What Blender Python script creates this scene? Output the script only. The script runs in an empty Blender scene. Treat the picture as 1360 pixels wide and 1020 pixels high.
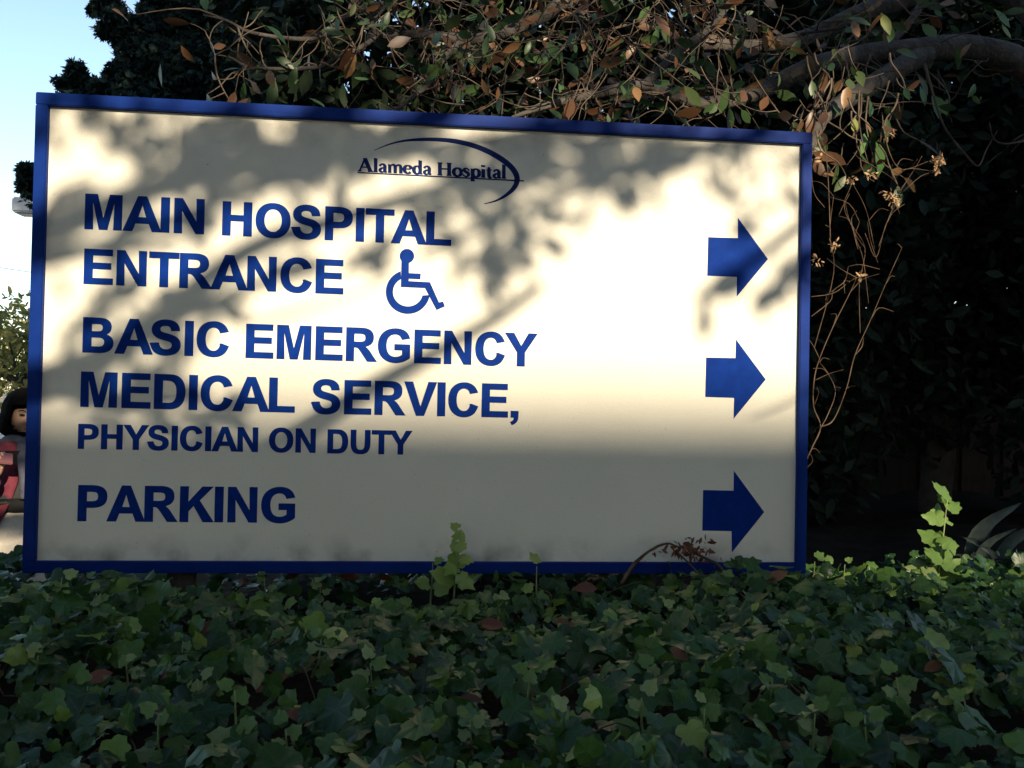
import bpy, bmesh, math, random
import numpy as np
from mathutils import Vector, Matrix, Euler

rnd = random.Random(7)
rng = np.random.default_rng(7)
S = bpy.context.scene
COL = S.collection
R = math.radians

# ------------------------------------------------------------------ camera
S0 = 1.05                                   # height of the sign's lower edge above the street
CAM = Vector((-0.0701, -3.0432, S0 + 0.5677))
YAW, PITCH, ROLL, F = -0.1051, 0.0170, 0.0205, 1240.0
cz_, sz_ = math.cos(YAW), math.sin(YAW)
_r = Vector((1, 0, 0)); _f = Vector((0, math.cos(PITCH), math.sin(PITCH))); _u = Vector((0, -math.sin(PITCH), math.cos(PITCH)))
_r, _u = _r * math.cos(ROLL) + _u * math.sin(ROLL), _u * math.cos(ROLL) - _r * math.sin(ROLL)
RZ = Matrix.Rotation(YAW, 3, 'Z')
RIGHT, UP, FWD = RZ @ _r, RZ @ _u, RZ @ _f
cam = bpy.data.cameras.new('camera'); camo = bpy.data.objects.new('camera', cam); COL.objects.link(camo)
cam.sensor_width = 36; cam.lens = F / 1360 * 36; cam.clip_start = 0.05; cam.clip_end = 3000
m3 = Matrix((RIGHT, UP, -FWD)).transposed()
camo.matrix_world = Matrix.Translation(CAM) @ m3.to_4x4()
S.camera = camo

# ------------------------------------------------------------------ light
AZ, EL = R(14), R(20)                        # sun behind the camera, a little to the right
TX, TZ = math.tan(AZ), math.tan(EL) / math.cos(AZ)
SUN_DIR = Vector((math.sin(AZ) * math.cos(EL), -math.cos(AZ) * math.cos(EL), math.sin(EL)))
w = bpy.data.worlds.new('World'); S.world = w; w.use_nodes = True
nt = w.node_tree; nt.nodes.clear()
sky = nt.nodes.new('ShaderNodeTexSky'); sky.sky_type = 'NISHITA'; sky.sun_disc = False
sky.sun_elevation = EL; sky.sun_rotation = math.pi - AZ
sky.air_density = 1.0; sky.dust_density = 0.4; sky.ozone_density = 1.0
bg = nt.nodes.new('ShaderNodeBackground'); bg.inputs[1].default_value = 0.125
wo = nt.nodes.new('ShaderNodeOutputWorld')
nt.links.new(sky.outputs[0], bg.inputs[0]); nt.links.new(bg.outputs[0], wo.inputs[0])
sl = bpy.data.lights.new('sun', 'SUN'); so = bpy.data.objects.new('sun', sl); COL.objects.link(so)
sl.energy = 5.0; sl.angle = R(0.53); sl.color = (1.0, 0.85, 0.62)
so.rotation_euler = SUN_DIR.to_track_quat('Z', 'Y').to_euler(); so.location = SUN_DIR * 60
S.view_settings.view_transform = 'Standard'; S.view_settings.look = 'None'
S.view_settings.exposure = 1.05; S.view_settings.gamma = 1.0; S.view_settings.use_curve_mapping = False
S.cycles.max_bounces = 6; S.cycles.transparent_max_bounces = 8

# ------------------------------------------------------------------ helpers
def at(px, py, Y):
    """the point on the vertical plane y = Y seen at photograph pixel (px, py)"""
    d = RIGHT * ((px - 680) / F) + UP * ((510 - py) / F) + FWD
    return CAM + d * ((Y - CAM.y) / d.y)

def ppm(P):                                   # pixels per metre at a point
    return F / (P - CAM).dot(FWD)

def toward_sun(xs, zs, Y):
    return Vector((xs - Y * TX, Y, zs - Y * TZ))

def tag(o, label=None, cat=None, group=None, kind=None):
    if label: o['label'] = label
    if cat: o['category'] = cat
    if group: o['group'] = group
    if kind: o['kind'] = kind
    return o

def empty(name, loc=(0, 0, 0), rz=0.0):
    o = bpy.data.objects.new(name, None); COL.objects.link(o)
    o.location = loc; o.rotation_euler = (0, 0, rz); o.empty_display_size = 0.1
    return o

def link(name, me, mat=None, parent=None):
    o = bpy.data.objects.new(name, me); COL.objects.link(o)
    if mat is not None and len(me.materials) == 0: me.materials.append(mat)
    if parent is not None: o.parent = parent
    return o

def smooth(me, on=True):
    me.polygons.foreach_set('use_smooth', [on] * len(me.polygons)); return me

def pydata(name, v, f, sm=False):
    me = bpy.data.meshes.new(name); me.from_pydata([tuple(p) for p in v], [], [tuple(q) for q in f]); me.update()
    if sm: smooth(me)
    return me

def box_mesh(name, x0, x1, y0, y1, z0, z1, bev=0.0):
    bm = bmesh.new()
    bmesh.ops.create_cube(bm, size=1)
    for v in bm.verts:
        v.co = Vector(((x0 + x1) / 2 + v.co.x * (x1 - x0), (y0 + y1) / 2 + v.co.y * (y1 - y0), (z0 + z1) / 2 + v.co.z * (z1 - z0)))
    if bev > 0: bmesh.ops.bevel(bm, geom=bm.edges[:], offset=bev, segments=2, affect='EDGES')
    me = bpy.data.meshes.new(name); bm.to_mesh(me); bm.free(); return me

def catmull(pts, n):
    P = [np.array(p, float) for p in pts]
    if len(P) < 3:
        return [P[0] + (P[-1] - P[0]) * t for t in np.linspace(0, 1, n + 1)]
    P = [2 * P[0] - P[1]] + P + [2 * P[-1] - P[-2]]
    out = []
    for i in range(1, len(P) - 2):
        a, b, c, d = P[i - 1:i + 3]
        for k in range(n):
            t = k / n
            out.append(0.5 * (2 * b + (c - a) * t + (2 * a - 5 * b + 4 * c - d) * t * t + (3 * b - a - 3 * c + d) * t ** 3))
    out.append(P[-2]); return out

def tube_arrays(pts, rad, seg=8, n=4, rough=0.0, base=0):
    """a tapered tube along a smooth path; pts are (x,y,z), rad one radius per point"""
    q = catmull([tuple(p) + (r,) for p, r in zip([tuple(p) for p in pts], rad)], n)
    V, Fc = [], []
    prev = None
    for i, p in enumerate(q):
        c = Vector(p[:3]); r = max(float(p[3]), 1e-4)
        d = (Vector(q[min(i + 1, len(q) - 1)][:3]) - Vector(q[max(i - 1, 0)][:3]))
        if d.length < 1e-9: d = Vector((0, 0, 1))
        d.normalize()
        if prev is None:
            a = d.orthogonal().normalized()
        else:
            a = (prev - d * prev.dot(d)); a = a.normalized() if a.length > 1e-6 else d.orthogonal().normalized()
        prev = a; b = d.cross(a)
        for k in range(seg):
            t = 2 * math.pi * k / seg
            rr = r * (1 + rough * rnd.uniform(-1, 1))
            V.append(c + a * (math.cos(t) * rr) + b * (math.sin(t) * rr))
    m = len(q)
    for i in range(m - 1):
        for k in range(seg):
            k2 = (k + 1) % seg
            Fc.append((base + i * seg + k, base + i * seg + k2, base + (i + 1) * seg + k2, base + (i + 1) * seg + k))
    Fc.append(tuple(base + k for k in reversed(range(seg))))
    Fc.append(tuple(base + (m - 1) * seg + k for k in range(seg)))
    return V, Fc

def tube(name, pts, rad, mat, parent=None, seg=8, n=4, rough=0.0):
    v, f = tube_arrays(pts, rad, seg, n, rough)
    return link(name, pydata(name, v, f, True), mat, parent)

def tubes(name, items, mat, parent=None, seg=5, n=3, rough=0.0):
    V, Fc = [], []
    for pts, rad in items:
        v, f = tube_arrays(pts, rad, seg, n, rough, len(V)); V += v; Fc += f
    return link(name, pydata(name, V, Fc, True), mat, parent)

# ------------------------------------------------------------------ materials
def mat(name, col, rough=0.6, col2=None, scale=8.0, bump=0.0, bscale=None, spec=0.5, detail=4.0, metal=0.0, stretch=None, lo=.35, hi=.7):
    m = bpy.data.materials.new(name); m.use_nodes = True
    N, L = m.node_tree.nodes, m.node_tree.links
    p = N['Principled BSDF']; p.inputs['Roughness'].default_value = rough
    p.inputs['Base Color'].default_value = (*col, 1); p.inputs['Specular IOR Level'].default_value = spec
    p.inputs['Metallic'].default_value = metal
    tc = N.new('ShaderNodeTexCoord'); src = tc.outputs['Object']
    if stretch:
        mp = N.new('ShaderNodeMapping'); mp.inputs['Scale'].default_value = stretch
        L.new(src, mp.inputs[0]); src = mp.outputs[0]
    if col2:
        n = N.new('ShaderNodeTexNoise'); n.inputs['Scale'].default_value = scale; n.inputs['Detail'].default_value = detail
        L.new(src, n.inputs['Vector'])
        r = N.new('ShaderNodeValToRGB'); r.color_ramp.elements[0].position = lo; r.color_ramp.elements[1].position = hi
        r.color_ramp.elements[0].color = (*col, 1); r.color_ramp.elements[1].color = (*col2, 1)
        L.new(n.outputs[0], r.inputs[0]); L.new(r.outputs[0], p.inputs['Base Color'])
    if bump:
        n2 = N.new('ShaderNodeTexNoise'); n2.inputs['Scale'].default_value = bscale or scale * 4; n2.inputs['Detail'].default_value = 5
        L.new(src, n2.inputs['Vector'])
        b = N.new('ShaderNodeBump'); b.inputs['Strength'].default_value = bump; b.inputs['Distance'].default_value = 0.02
        L.new(n2.outputs[0], b.inputs['Height']); L.new(b.outputs[0], p.inputs['Normal'])
    return m

def leaf_mat(name, stops, rough=0.45, trans=0.3, spec=0.4, vein=0.0):
    """per-leaf colour picked by the face attribute 'tint'; some light passes through the blade"""
    m = bpy.data.materials.new(name); m.use_nodes = True
    N, L = m.node_tree.nodes, m.node_tree.links
    p = N['Principled BSDF']; p.inputs['Roughness'].default_value = rough; p.inputs['Specular IOR Level'].default_value = spec
    a = N.new('ShaderNodeAttribute'); a.attribute_name = 'tint'
    r = N.new('ShaderNodeValToRGB'); cr = r.color_ramp
    while len(cr.elements) < len(stops): cr.elements.new(0.5)
    for e, (pos, c) in zip(cr.elements, stops): e.position = pos; e.color = (*c, 1)
    L.new(a.outputs['Fac'], r.inputs[0])
    tc = N.new('ShaderNodeTexCoord'); n = N.new('ShaderNodeTexNoise'); n.inputs['Scale'].default_value = 40
    L.new(tc.outputs['Object'], n.inputs['Vector'])
    mx = N.new('ShaderNodeMix'); mx.data_type = 'RGBA'; mx.blend_type = 'MULTIPLY'; mx.inputs[0].default_value = 0.6
    r2 = N.new('ShaderNodeValToRGB'); r2.color_ramp.elements[0].position = .3; r2.color_ramp.elements[1].position = .7
    r2.color_ramp.elements[0].color = (.55, .55, .55, 1); r2.color_ramp.elements[1].color = (1.2, 1.2, 1.1, 1)
    L.new(n.outputs[0], r2.inputs[0]); L.new(r.outputs[0], mx.inputs[6]); L.new(r2.outputs[0], mx.inputs[7])
    if vein:
        va = N.new('ShaderNodeAttribute'); va.attribute_name = 'vein'
        vr = N.new('ShaderNodeMapRange'); vr.inputs[1].default_value = .84; vr.inputs[2].default_value = .97; vr.inputs[3].default_value = 0; vr.inputs[4].default_value = vein
        L.new(va.outputs['Fac'], vr.inputs[0])
        m2 = N.new('ShaderNodeMix'); m2.data_type = 'RGBA'; m2.inputs[7].default_value = (.16, .21, .10, 1)
        L.new(vr.outputs[0], m2.inputs[0]); L.new(mx.outputs[2], m2.inputs[6]); mx = m2
    L.new(mx.outputs[2], p.inputs['Base Color'])
    if trans > 0:
        t = N.new('ShaderNodeBsdfTranslucent'); L.new(mx.outputs[2], t.inputs[0])
        ms = N.new('ShaderNodeMixShader'); ms.inputs[0].default_value = trans
        out = N['Material Output']
        L.new(p.outputs[0], ms.inputs[1]); L.new(t.outputs[0], ms.inputs[2]); L.new(ms.outputs[0], out.inputs[0])
    return m

M = {}
M['asphalt'] = mat('asphalt', (.045, .045, .047), .9, (.07, .07, .07), 3, .3, 120)
M['concrete'] = mat('concrete', (.36, .35, .32), .85, (.45, .43, .4), 2, .2, 60)
M['soil'] = mat('soil', (.010, .008, .006), .95, (.022, .016, .010), 6, .8, 30, spec=.05)
M['ground'] = mat('ground', (.16, .15, .12), .9, (.22, .2, .17), .5, .2, 20)
M['paint'] = mat('road_paint', (.75, .75, .72), .7)
M['blue'] = mat('blue_enamel', (.002, .017, .125), .5, (.003, .022, .155), 14, .06, 160, spec=.06)
M['letter'] = mat('blue_vinyl', (.0015, .018, .14), .55, (.002, .024, .175), 30, .03, 200, spec=.03)
M['logo'] = mat('navy_vinyl', (.004, .012, .075), .55, (.006, .016, .095), 30, spec=.04)
M['metal'] = mat('galvanised', (.35, .36, .37), .5, (.42, .42, .43), 6, metal=.3)
M['bark'] = mat('magnolia_bark', (.028, .023, .020), .95, (.07, .06, .052), 14, .7, 45, stretch=(1, 1, 1))
M['twig'] = mat('twig', (.04, .029, .022), .9, (.13, .10, .075), 9, spec=.2)
M['dark_bark'] = mat('dark_bark', (.035, .028, .022), .95, (.06, .05, .04), 8, .6, 30)
M['dry'] = mat('dry_stem', (.045, .027, .018), .95, (.13, .085, .055), 18, spec=.2)
M['husk'] = mat('dry_husk', (.26, .15, .075), .9, (.42, .28, .16), 40)
M['white_wall'] = mat('plaster', (.55, .52, .46), .85, (.62, .59, .53), .6, .1, 30)
M['glass'] = mat('window_glass', (.03, .04, .05), .08, spec=.6)
M['fence'] = mat('weathered_board', (.016, .012, .009), .95, (.03, .022, .017), 5, .3, 40, spec=.1, stretch=(8, 8, 1))

def panel_material():
    m = mat('cream_panel', (.57, .545, .47), .55, (.61, .58, .505), 2.5, .12, 220, spec=.3)
    N, L = m.node_tree.nodes, m.node_tree.links
    p = N['Principled BSDF']; base = p.inputs['Base Color'].links[0].from_socket
    tc = N.new('ShaderNodeTexCoord')
    # weather specks
    n = N.new('ShaderNodeTexNoise'); n.inputs['Scale'].default_value = 95; n.inputs['Detail'].default_value = 3
    L.new(tc.outputs['Object'], n.inputs['Vector'])
    r = N.new('ShaderNodeValToRGB'); r.color_ramp.elements[0].position = .69; r.color_ramp.elements[1].position = .76
    L.new(n.outputs[0], r.inputs[0])
    # grime that gathers along the lower and upper edges
    sp = N.new('ShaderNodeSeparateXYZ'); L.new(tc.outputs['Object'], sp.inputs[0])
    lo = N.new('ShaderNodeMapRange'); lo.inputs[1].default_value = .04; lo.inputs[2].default_value = .13; lo.inputs[3].default_value = .8; lo.inputs[4].default_value = 0
    hi = N.new('ShaderNodeMapRange'); hi.inputs[1].default_value = 1.30; hi.inputs[2].default_value = 1.46; hi.inputs[3].default_value = 0; hi.inputs[4].default_value = .55
    L.new(sp.outputs[2], lo.inputs[0]); L.new(sp.outputs[2], hi.inputs[0])
    ad = N.new('ShaderNodeMath'); ad.operation = 'ADD'; L.new(lo.outputs[0], ad.inputs[0]); L.new(hi.outputs[0], ad.inputs[1])
    n3 = N.new('ShaderNodeTexNoise'); n3.inputs['Scale'].default_value = 9; n3.inputs['Detail'].default_value = 8
    L.new(tc.outputs['Object'], n3.inputs['Vector'])
    r3 = N.new('ShaderNodeValToRGB'); r3.color_ramp.elements[0].position = .48; r3.color_ramp.elements[1].position = .75
    L.new(n3.outputs[0], r3.inputs[0])
    mu = N.new('ShaderNodeMath'); mu.operation = 'MULTIPLY'; L.new(ad.outputs[0], mu.inputs[0]); L.new(r3.outputs[0], mu.inputs[1])
    mxx = N.new('ShaderNodeMath'); mxx.operation = 'MULTIPLY_ADD'; mxx.inputs[1].default_value = .45
    L.new(r.outputs[0], mxx.inputs[0]); L.new(mu.outputs[0], mxx.inputs[2]); mxx.use_clamp = True
    mix = N.new('ShaderNodeMix'); mix.data_type = 'RGBA'; mix.inputs[7].default_value = (.13, .115, .09, 1)
    L.new(mxx.outputs[0], mix.inputs[0]); L.new(base, mix.inputs[6]); L.new(mix.outputs[2], p.inputs['Base Color'])
    return m
M['panel'] = panel_material()

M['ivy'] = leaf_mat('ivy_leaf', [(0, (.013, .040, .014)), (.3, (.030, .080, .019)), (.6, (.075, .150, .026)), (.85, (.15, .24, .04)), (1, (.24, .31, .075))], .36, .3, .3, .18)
M['shoot'] = leaf_mat('young_ivy_leaf', [(0, (.10, .18, .04)), (.6, (.16, .25, .07)), (1, (.26, .32, .13))], .45, .4, .3, .3)
M['litter'] = leaf_mat('fallen_leaf', [(0, (.09, .028, .014)), (.5, (.19, .06, .025)), (.8, (.16, .09, .05)), (1, (.38, .22, .04))], .6, .2)
M['magnolia'] = leaf_mat('magnolia_leaf', [(0, (.018, .045, .016)), (.38, (.055, .10, .03)), (.45, (.05, .024, .012)), (.8, (.11, .050, .022)), (1, (.22, .12, .055))], .42, .25)
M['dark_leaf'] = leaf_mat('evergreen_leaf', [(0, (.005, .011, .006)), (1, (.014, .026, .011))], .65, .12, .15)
M['conifer'] = leaf_mat('cypress_spray', [(0, (.008, .020, .018)), (1, (.022, .045, .034))], .7, .08, .2)
M['street_leaf'] = leaf_mat('street_tree_leaf', [(0, (.02, .045, .015)), (1, (.04, .075, .025))], .5, .25)
M['autumn'] = leaf_mat('yellowing_leaf', [(0, (.13, .16, .04)), (.6, (.28, .27, .08)), (1, (.40, .31, .10))], .6, .45)
M['strap'] = leaf_mat('strap_leaf', [(0, (.04, .06, .055)), (1, (.09, .115, .105))], .5, .15)

# ------------------------------------------------------------------ leaf shapes: (verts, faces), length 1 along +Y from the stalk, normal +Z
def ivy_shape(k):
    """five shallow lobes round a centre; veins run from the centre to the lobe tips (last item: vein value per vertex)"""
    r = random.Random(k)
    out = [(0, .0, 1), (.13, -.07, 0), (.27, -.09, .7), (.38, -.01, 0), (.49, .14, 1), (.43, .25, 0), (.37, .34, 0), (.41, .45, .3), (.40, .60, 1), (.27, .66, 0), (.16, .74, 0), (.09, .88, 0), (0, 1.0, 1)]
    out = out + [(-x, y, q) for x, y, q in out[-2:0:-1]]
    rd = r.uniform(0, .32)
    v = []; cup = r.uniform(-.75, .45); fold = r.uniform(-.35, .3); twist = r.uniform(-.35, .35)
    for x, y, q in out:
        d = math.hypot(x, y - .38); tgt = .47; sc = 1 + rd * .55 * (tgt / max(d, .1) - 1) * (0 if y < .02 else 1)
        x, y = x * sc, .38 + (y - .38) * sc
        x *= r.uniform(.94, 1.06); y += r.uniform(-.02, .02)
        v.append((x, y, cup * (x * x + (y - .4) ** 2) * 1.2 + fold * abs(x) + twist * x * (y - .3) + r.uniform(-.05, .05)))
    v.append((0, .30, .05)); c = len(v) - 1
    f = [(c, i, (i + 1) % c) for i in range(c)]
    return np.array(v), f, np.array([q for *_, q in out] + [1.0])

def oval_shape(k, wd=.2, curl=.25):
    r = random.Random(k)
    v, f = [], []
    n = 5; prof = [.0, .72, 1.0, .78, .0]
    cz = r.uniform(-curl, curl); fold = r.uniform(.05, .35)
    for i in range(n):
        y = i / (n - 1); z = cz * (y - .0) ** 2
        v.append((0, y, z))
        if 0 < i < n - 1:
            hw = wd * prof[i] * r.uniform(.92, 1.08)
            v.append((-hw, y, z + fold * hw)); v.append((hw, y, z + fold * hw))
    # indices: 0 | 1,2,3 | 4,5,6 | 7,8,9 | 10
    f = [(0, 1, 2), (0, 3, 1), (1, 4, 5, 2), (1, 3, 6, 4), (4, 7, 8, 5), (4, 6, 9, 7), (7, 10, 8), (7, 9, 10)]
    return np.array(v), f

def spray_shape(k):
    r = random.Random(k)
    v = [(0, 0, 0)]; f = []
    for i in range(5):
        a = (i - 2) * .5 + r.uniform(-.15, .15); l = r.uniform(.6, 1.0)
        d = np.array([math.sin(a), math.cos(a)]); nrm = np.array([d[1], -d[0]])
        b = len(v)
        v.append((*(d * l * .55 + nrm * .13), r.uniform(-.1, .1))); v.append((*(d * l * .55 - nrm * .13), r.uniform(-.1, .1))); v.append((*(d * l), r.uniform(-.15, .15)))
        f += [(0, b, b + 2, b + 1)]
    return np.array(v), f

def frames(normals, dirs):
    z = normals / np.linalg.norm(normals, axis=1, keepdims=True)
    y = dirs - z * np.sum(dirs * z, axis=1, keepdims=True)
    ln = np.linalg.norm(y, axis=1, keepdims=True); y = np.where(ln < 1e-6, np.cross(z, [1, 0, .1]), y); y /= np.linalg.norm(y, axis=1, keepdims=True)
    x = np.cross(y, z)
    return np.stack([x, y, z], axis=2)            # columns

def foliage(name, shapes, pos, normals, dirs, size, tint, material, parent=None):
    """many leaves as one mesh with a tint per leaf"""
    pos = np.asarray(pos, float); n = len(pos)
    Fm = frames(np.asarray(normals, float), np.asarray(dirs, float))
    pick = rng.integers(0, len(shapes), n)
    VV, LV, LT, TT = [], [], [], []; base = 0
    VN = []
    for s, shp in enumerate(shapes):
        sv, sf = shp[:2]
        idx = np.nonzero(pick == s)[0]
        if len(idx) == 0: continue
        v = np.einsum('nij,kj->nki', Fm[idx], sv) * np.asarray(size)[idx][:, None, None] + pos[idx][:, None, :]
        k = len(sv); VV.append(v.reshape(-1, 3)); VN.append(np.tile(shp[2] if len(shp) > 2 else np.zeros(k), len(idx)))
        lens = np.array([len(q) for q in sf]); flat = np.concatenate([np.array(q) for q in sf])
        off = base + np.arange(len(idx)) * k
        LV.append((off[:, None] + flat[None, :]).ravel()); LT.append(np.tile(lens, len(idx)))
        TT.append(np.repeat(np.asarray(tint)[idx], len(sf))); base += len(idx) * k
    VV = np.concatenate(VV); LV = np.concatenate(LV); LT = np.concatenate(LT); TT = np.concatenate(TT)
    me = bpy.data.meshes.new(name)
    me.vertices.add(len(VV)); me.vertices.foreach_set('co', VV.ravel())
    me.loops.add(len(LV)); me.loops.foreach_set('vertex_index', LV.astype(np.int32))
    me.polygons.add(len(LT)); st = np.concatenate([[0], np.cumsum(LT)[:-1]])
    me.polygons.foreach_set('loop_start', st.astype(np.int32)); me.polygons.foreach_set('loop_total', LT.astype(np.int32))
    at_ = me.attributes.new('tint', 'FLOAT', 'FACE'); at_.data.foreach_set('value', TT.astype(np.float32))
    av = me.attributes.new('vein', 'FLOAT', 'POINT'); av.data.foreach_set('value', np.concatenate(VN).astype(np.float32))
    me.update(calc_edges=True); me.validate()
    smooth(me)
    return link(name, me, material, parent)

def leaf_mesh(name, shape, tint, material):
    me = pydata(name, shape[0], shape[1], True)
    a = me.attributes.new('tint', 'FLOAT', 'FACE'); a.data.foreach_set('value', [tint] * len(me.polygons))
    if len(shape) > 2: b = me.attributes.new('vein', 'FLOAT', 'POINT'); b.data.foreach_set('value', shape[2].astype(np.float32))
    me.materials.append(material); return me

def unit(n):
    v = rng.normal(size=(n, 3)); return v / np.linalg.norm(v, axis=1, keepdims=True)

IVY = [ivy_shape(k) for k in range(14)]
OVAL = [oval_shape(20 + k, .2) for k in range(6)]
MAGL = [oval_shape(40 + k, .21, .35) for k in range(6)]
SPRAY = [spray_shape(60 + k) for k in range(5)]

# ------------------------------------------------------------------ setting
def sstep(a, b, x):
    t = np.clip((x - a) / (b - a), 0, 1); return t * t * (3 - 2 * t)

def bank(x, y):
    """height of the ivy bank's soil"""
    x = np.asarray(x, float); y = np.asarray(y, float)
    right = sstep(-.5, .4, x)
    h = .93 * sstep(-2.35, -2.0, y)
    drop_l = sstep(.3, .75, y) * .93
    drop_r = sstep(.2, 1.3, y) * .42 + sstep(9, 12, y) * .48
    h = h - np.minimum(h, drop_l * (1 - right) + drop_r * right)
    h = h * sstep(-5.2, -4.6, x) * (1 - sstep(9, 10, x))
    bump_ = .03 * np.sin(x * 3.1 + 1.7 * np.sin(y * 2.3)) + .025 * np.sin(y * 5.3 + x * 1.3) + .02 * np.sin(x * 7.7 - y * 4.1)
    return h + bump_ * (h > .3)

g = pydata('ground', [(-900, -900, 0), (900, -900, 0), (900, 900, 0), (-900, 900, 0)], [(0, 1, 2, 3)])
tag(link('ground', g, M['ground']), kind='structure')
nx, ny = 120, 110
xs = np.linspace(-5.4, 10.2, nx); ys = np.linspace(-2.6, 12.5, ny)
X, Y = np.meshgrid(xs, ys); Z = bank(X, Y) + .012
v = np.stack([X.ravel(), Y.ravel(), Z.ravel()], 1)
f = [(j * nx + i, j * nx + i + 1, (j + 1) * nx + i + 1, (j + 1) * nx + i) for j in range(ny - 1) for i in range(nx - 1)]
tag(link('soil_bank', pydata('soil_bank', v, f, True), M['soil']), kind='structure')
tag(link('pavement', box_mesh('pavement', -60, 60, -5.2, -2.62, -.1, .13, .01), M['concrete']), kind='structure')
tag(link('road', pydata('road', [(-200, -17, .006), (200, -17, .006), (200, -5.2, .006), (-200, -5.2, .006)], [(0, 1, 2, 3)]), M['asphalt']), kind='structure')
tag(link('driveway', pydata('driveway', [(-30, .62, .006), (-.9, .62, .006), (-.9, 60, .006), (-30, 60, .006)], [(0, 1, 2, 3)]), M['concrete']), kind='structure')
wall_o = tag(link('retaining_wall', box_mesh('retaining_wall', -5.3, 10.1, -2.6, -2.42, -.05, .82, .012), M['concrete']), 'low concrete retaining wall holding up the ivy bed', 'wall')

# ------------------------------------------------------------------ sign
W, H, FR = 2.528, 1.5, .0375
sign = empty('hospital_sign', (0, 0, S0))
tag(sign, 'large cream directional sign with blue frame and lettering standing in ivy', 'sign')

def P2(px, py):
    """photograph pixel -> (x, z) on the sign's face"""
    p = at(px, py, 0.02); return p.x, p.z - S0

FY = 0.0                                   # frame front plane
PY = .020                                  # panel front plane
link('panel', box_mesh('panel', -W / 2 + .02, W / 2 - .02, PY, PY + .09, .02, H - .02), M['panel'], sign)
def rail(x0, x1, z0, z1): link('frame_rail', box_mesh('frame_rail', x0, x1, FY, PY + .11, z0, z1, .0025), M['blue'], sign)
rail(-W / 2, W / 2, H - FR - .002, H); rail(-W / 2, W / 2, 0, FR - .001)
rail(-W / 2, -W / 2 + FR, FR - .001, H - FR - .002); rail(W / 2 - FR + .003, W / 2, FR - .001, H - FR - .002)
for x in (-.8, .8):
    link('post', box_mesh('post', x - .04, x + .04, PY + .03, PY + .085, -.4, .03), M['dark_bark'], sign)

def path(txt):
    """tiny outline language: M/L points and C cubic segments, Z closes"""
    toks = txt.replace(',', ' ').split(); out = []; i = 0; cur = []
    def num():
        nonlocal i; i += 1; return float(toks[i - 1])
    mode = None
    while i < len(toks):
        if toks[i] in 'MLCZ':
            mode = toks[i]; i += 1
            if mode == 'Z': out.append(cur); cur = []
            continue
        if mode in 'ML': cur.append((num(), num()))
        else:
            p0 = cur[-1]; a = (num(), num()); b = (num(), num()); c = (num(), num())
            for k in range(1, 9):
                t = k / 8; s = 1 - t
                cur.append(tuple(s ** 3 * p0[j] + 3 * s * s * t * a[j] + 3 * s * t * t * b[j] + t ** 3 * c[j] for j in (0, 1)))
    return out

def ell(cx, cy, rx, ry, n=40):
    return [(cx + rx * math.copysign(abs(math.cos(2 * math.pi * k / n)) ** .93, math.cos(2 * math.pi * k / n)), cy + ry * math.copysign(abs(math.sin(2 * math.pi * k / n)) ** .93, math.sin(2 * math.pi * k / n))) for k in range(n)]

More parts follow.
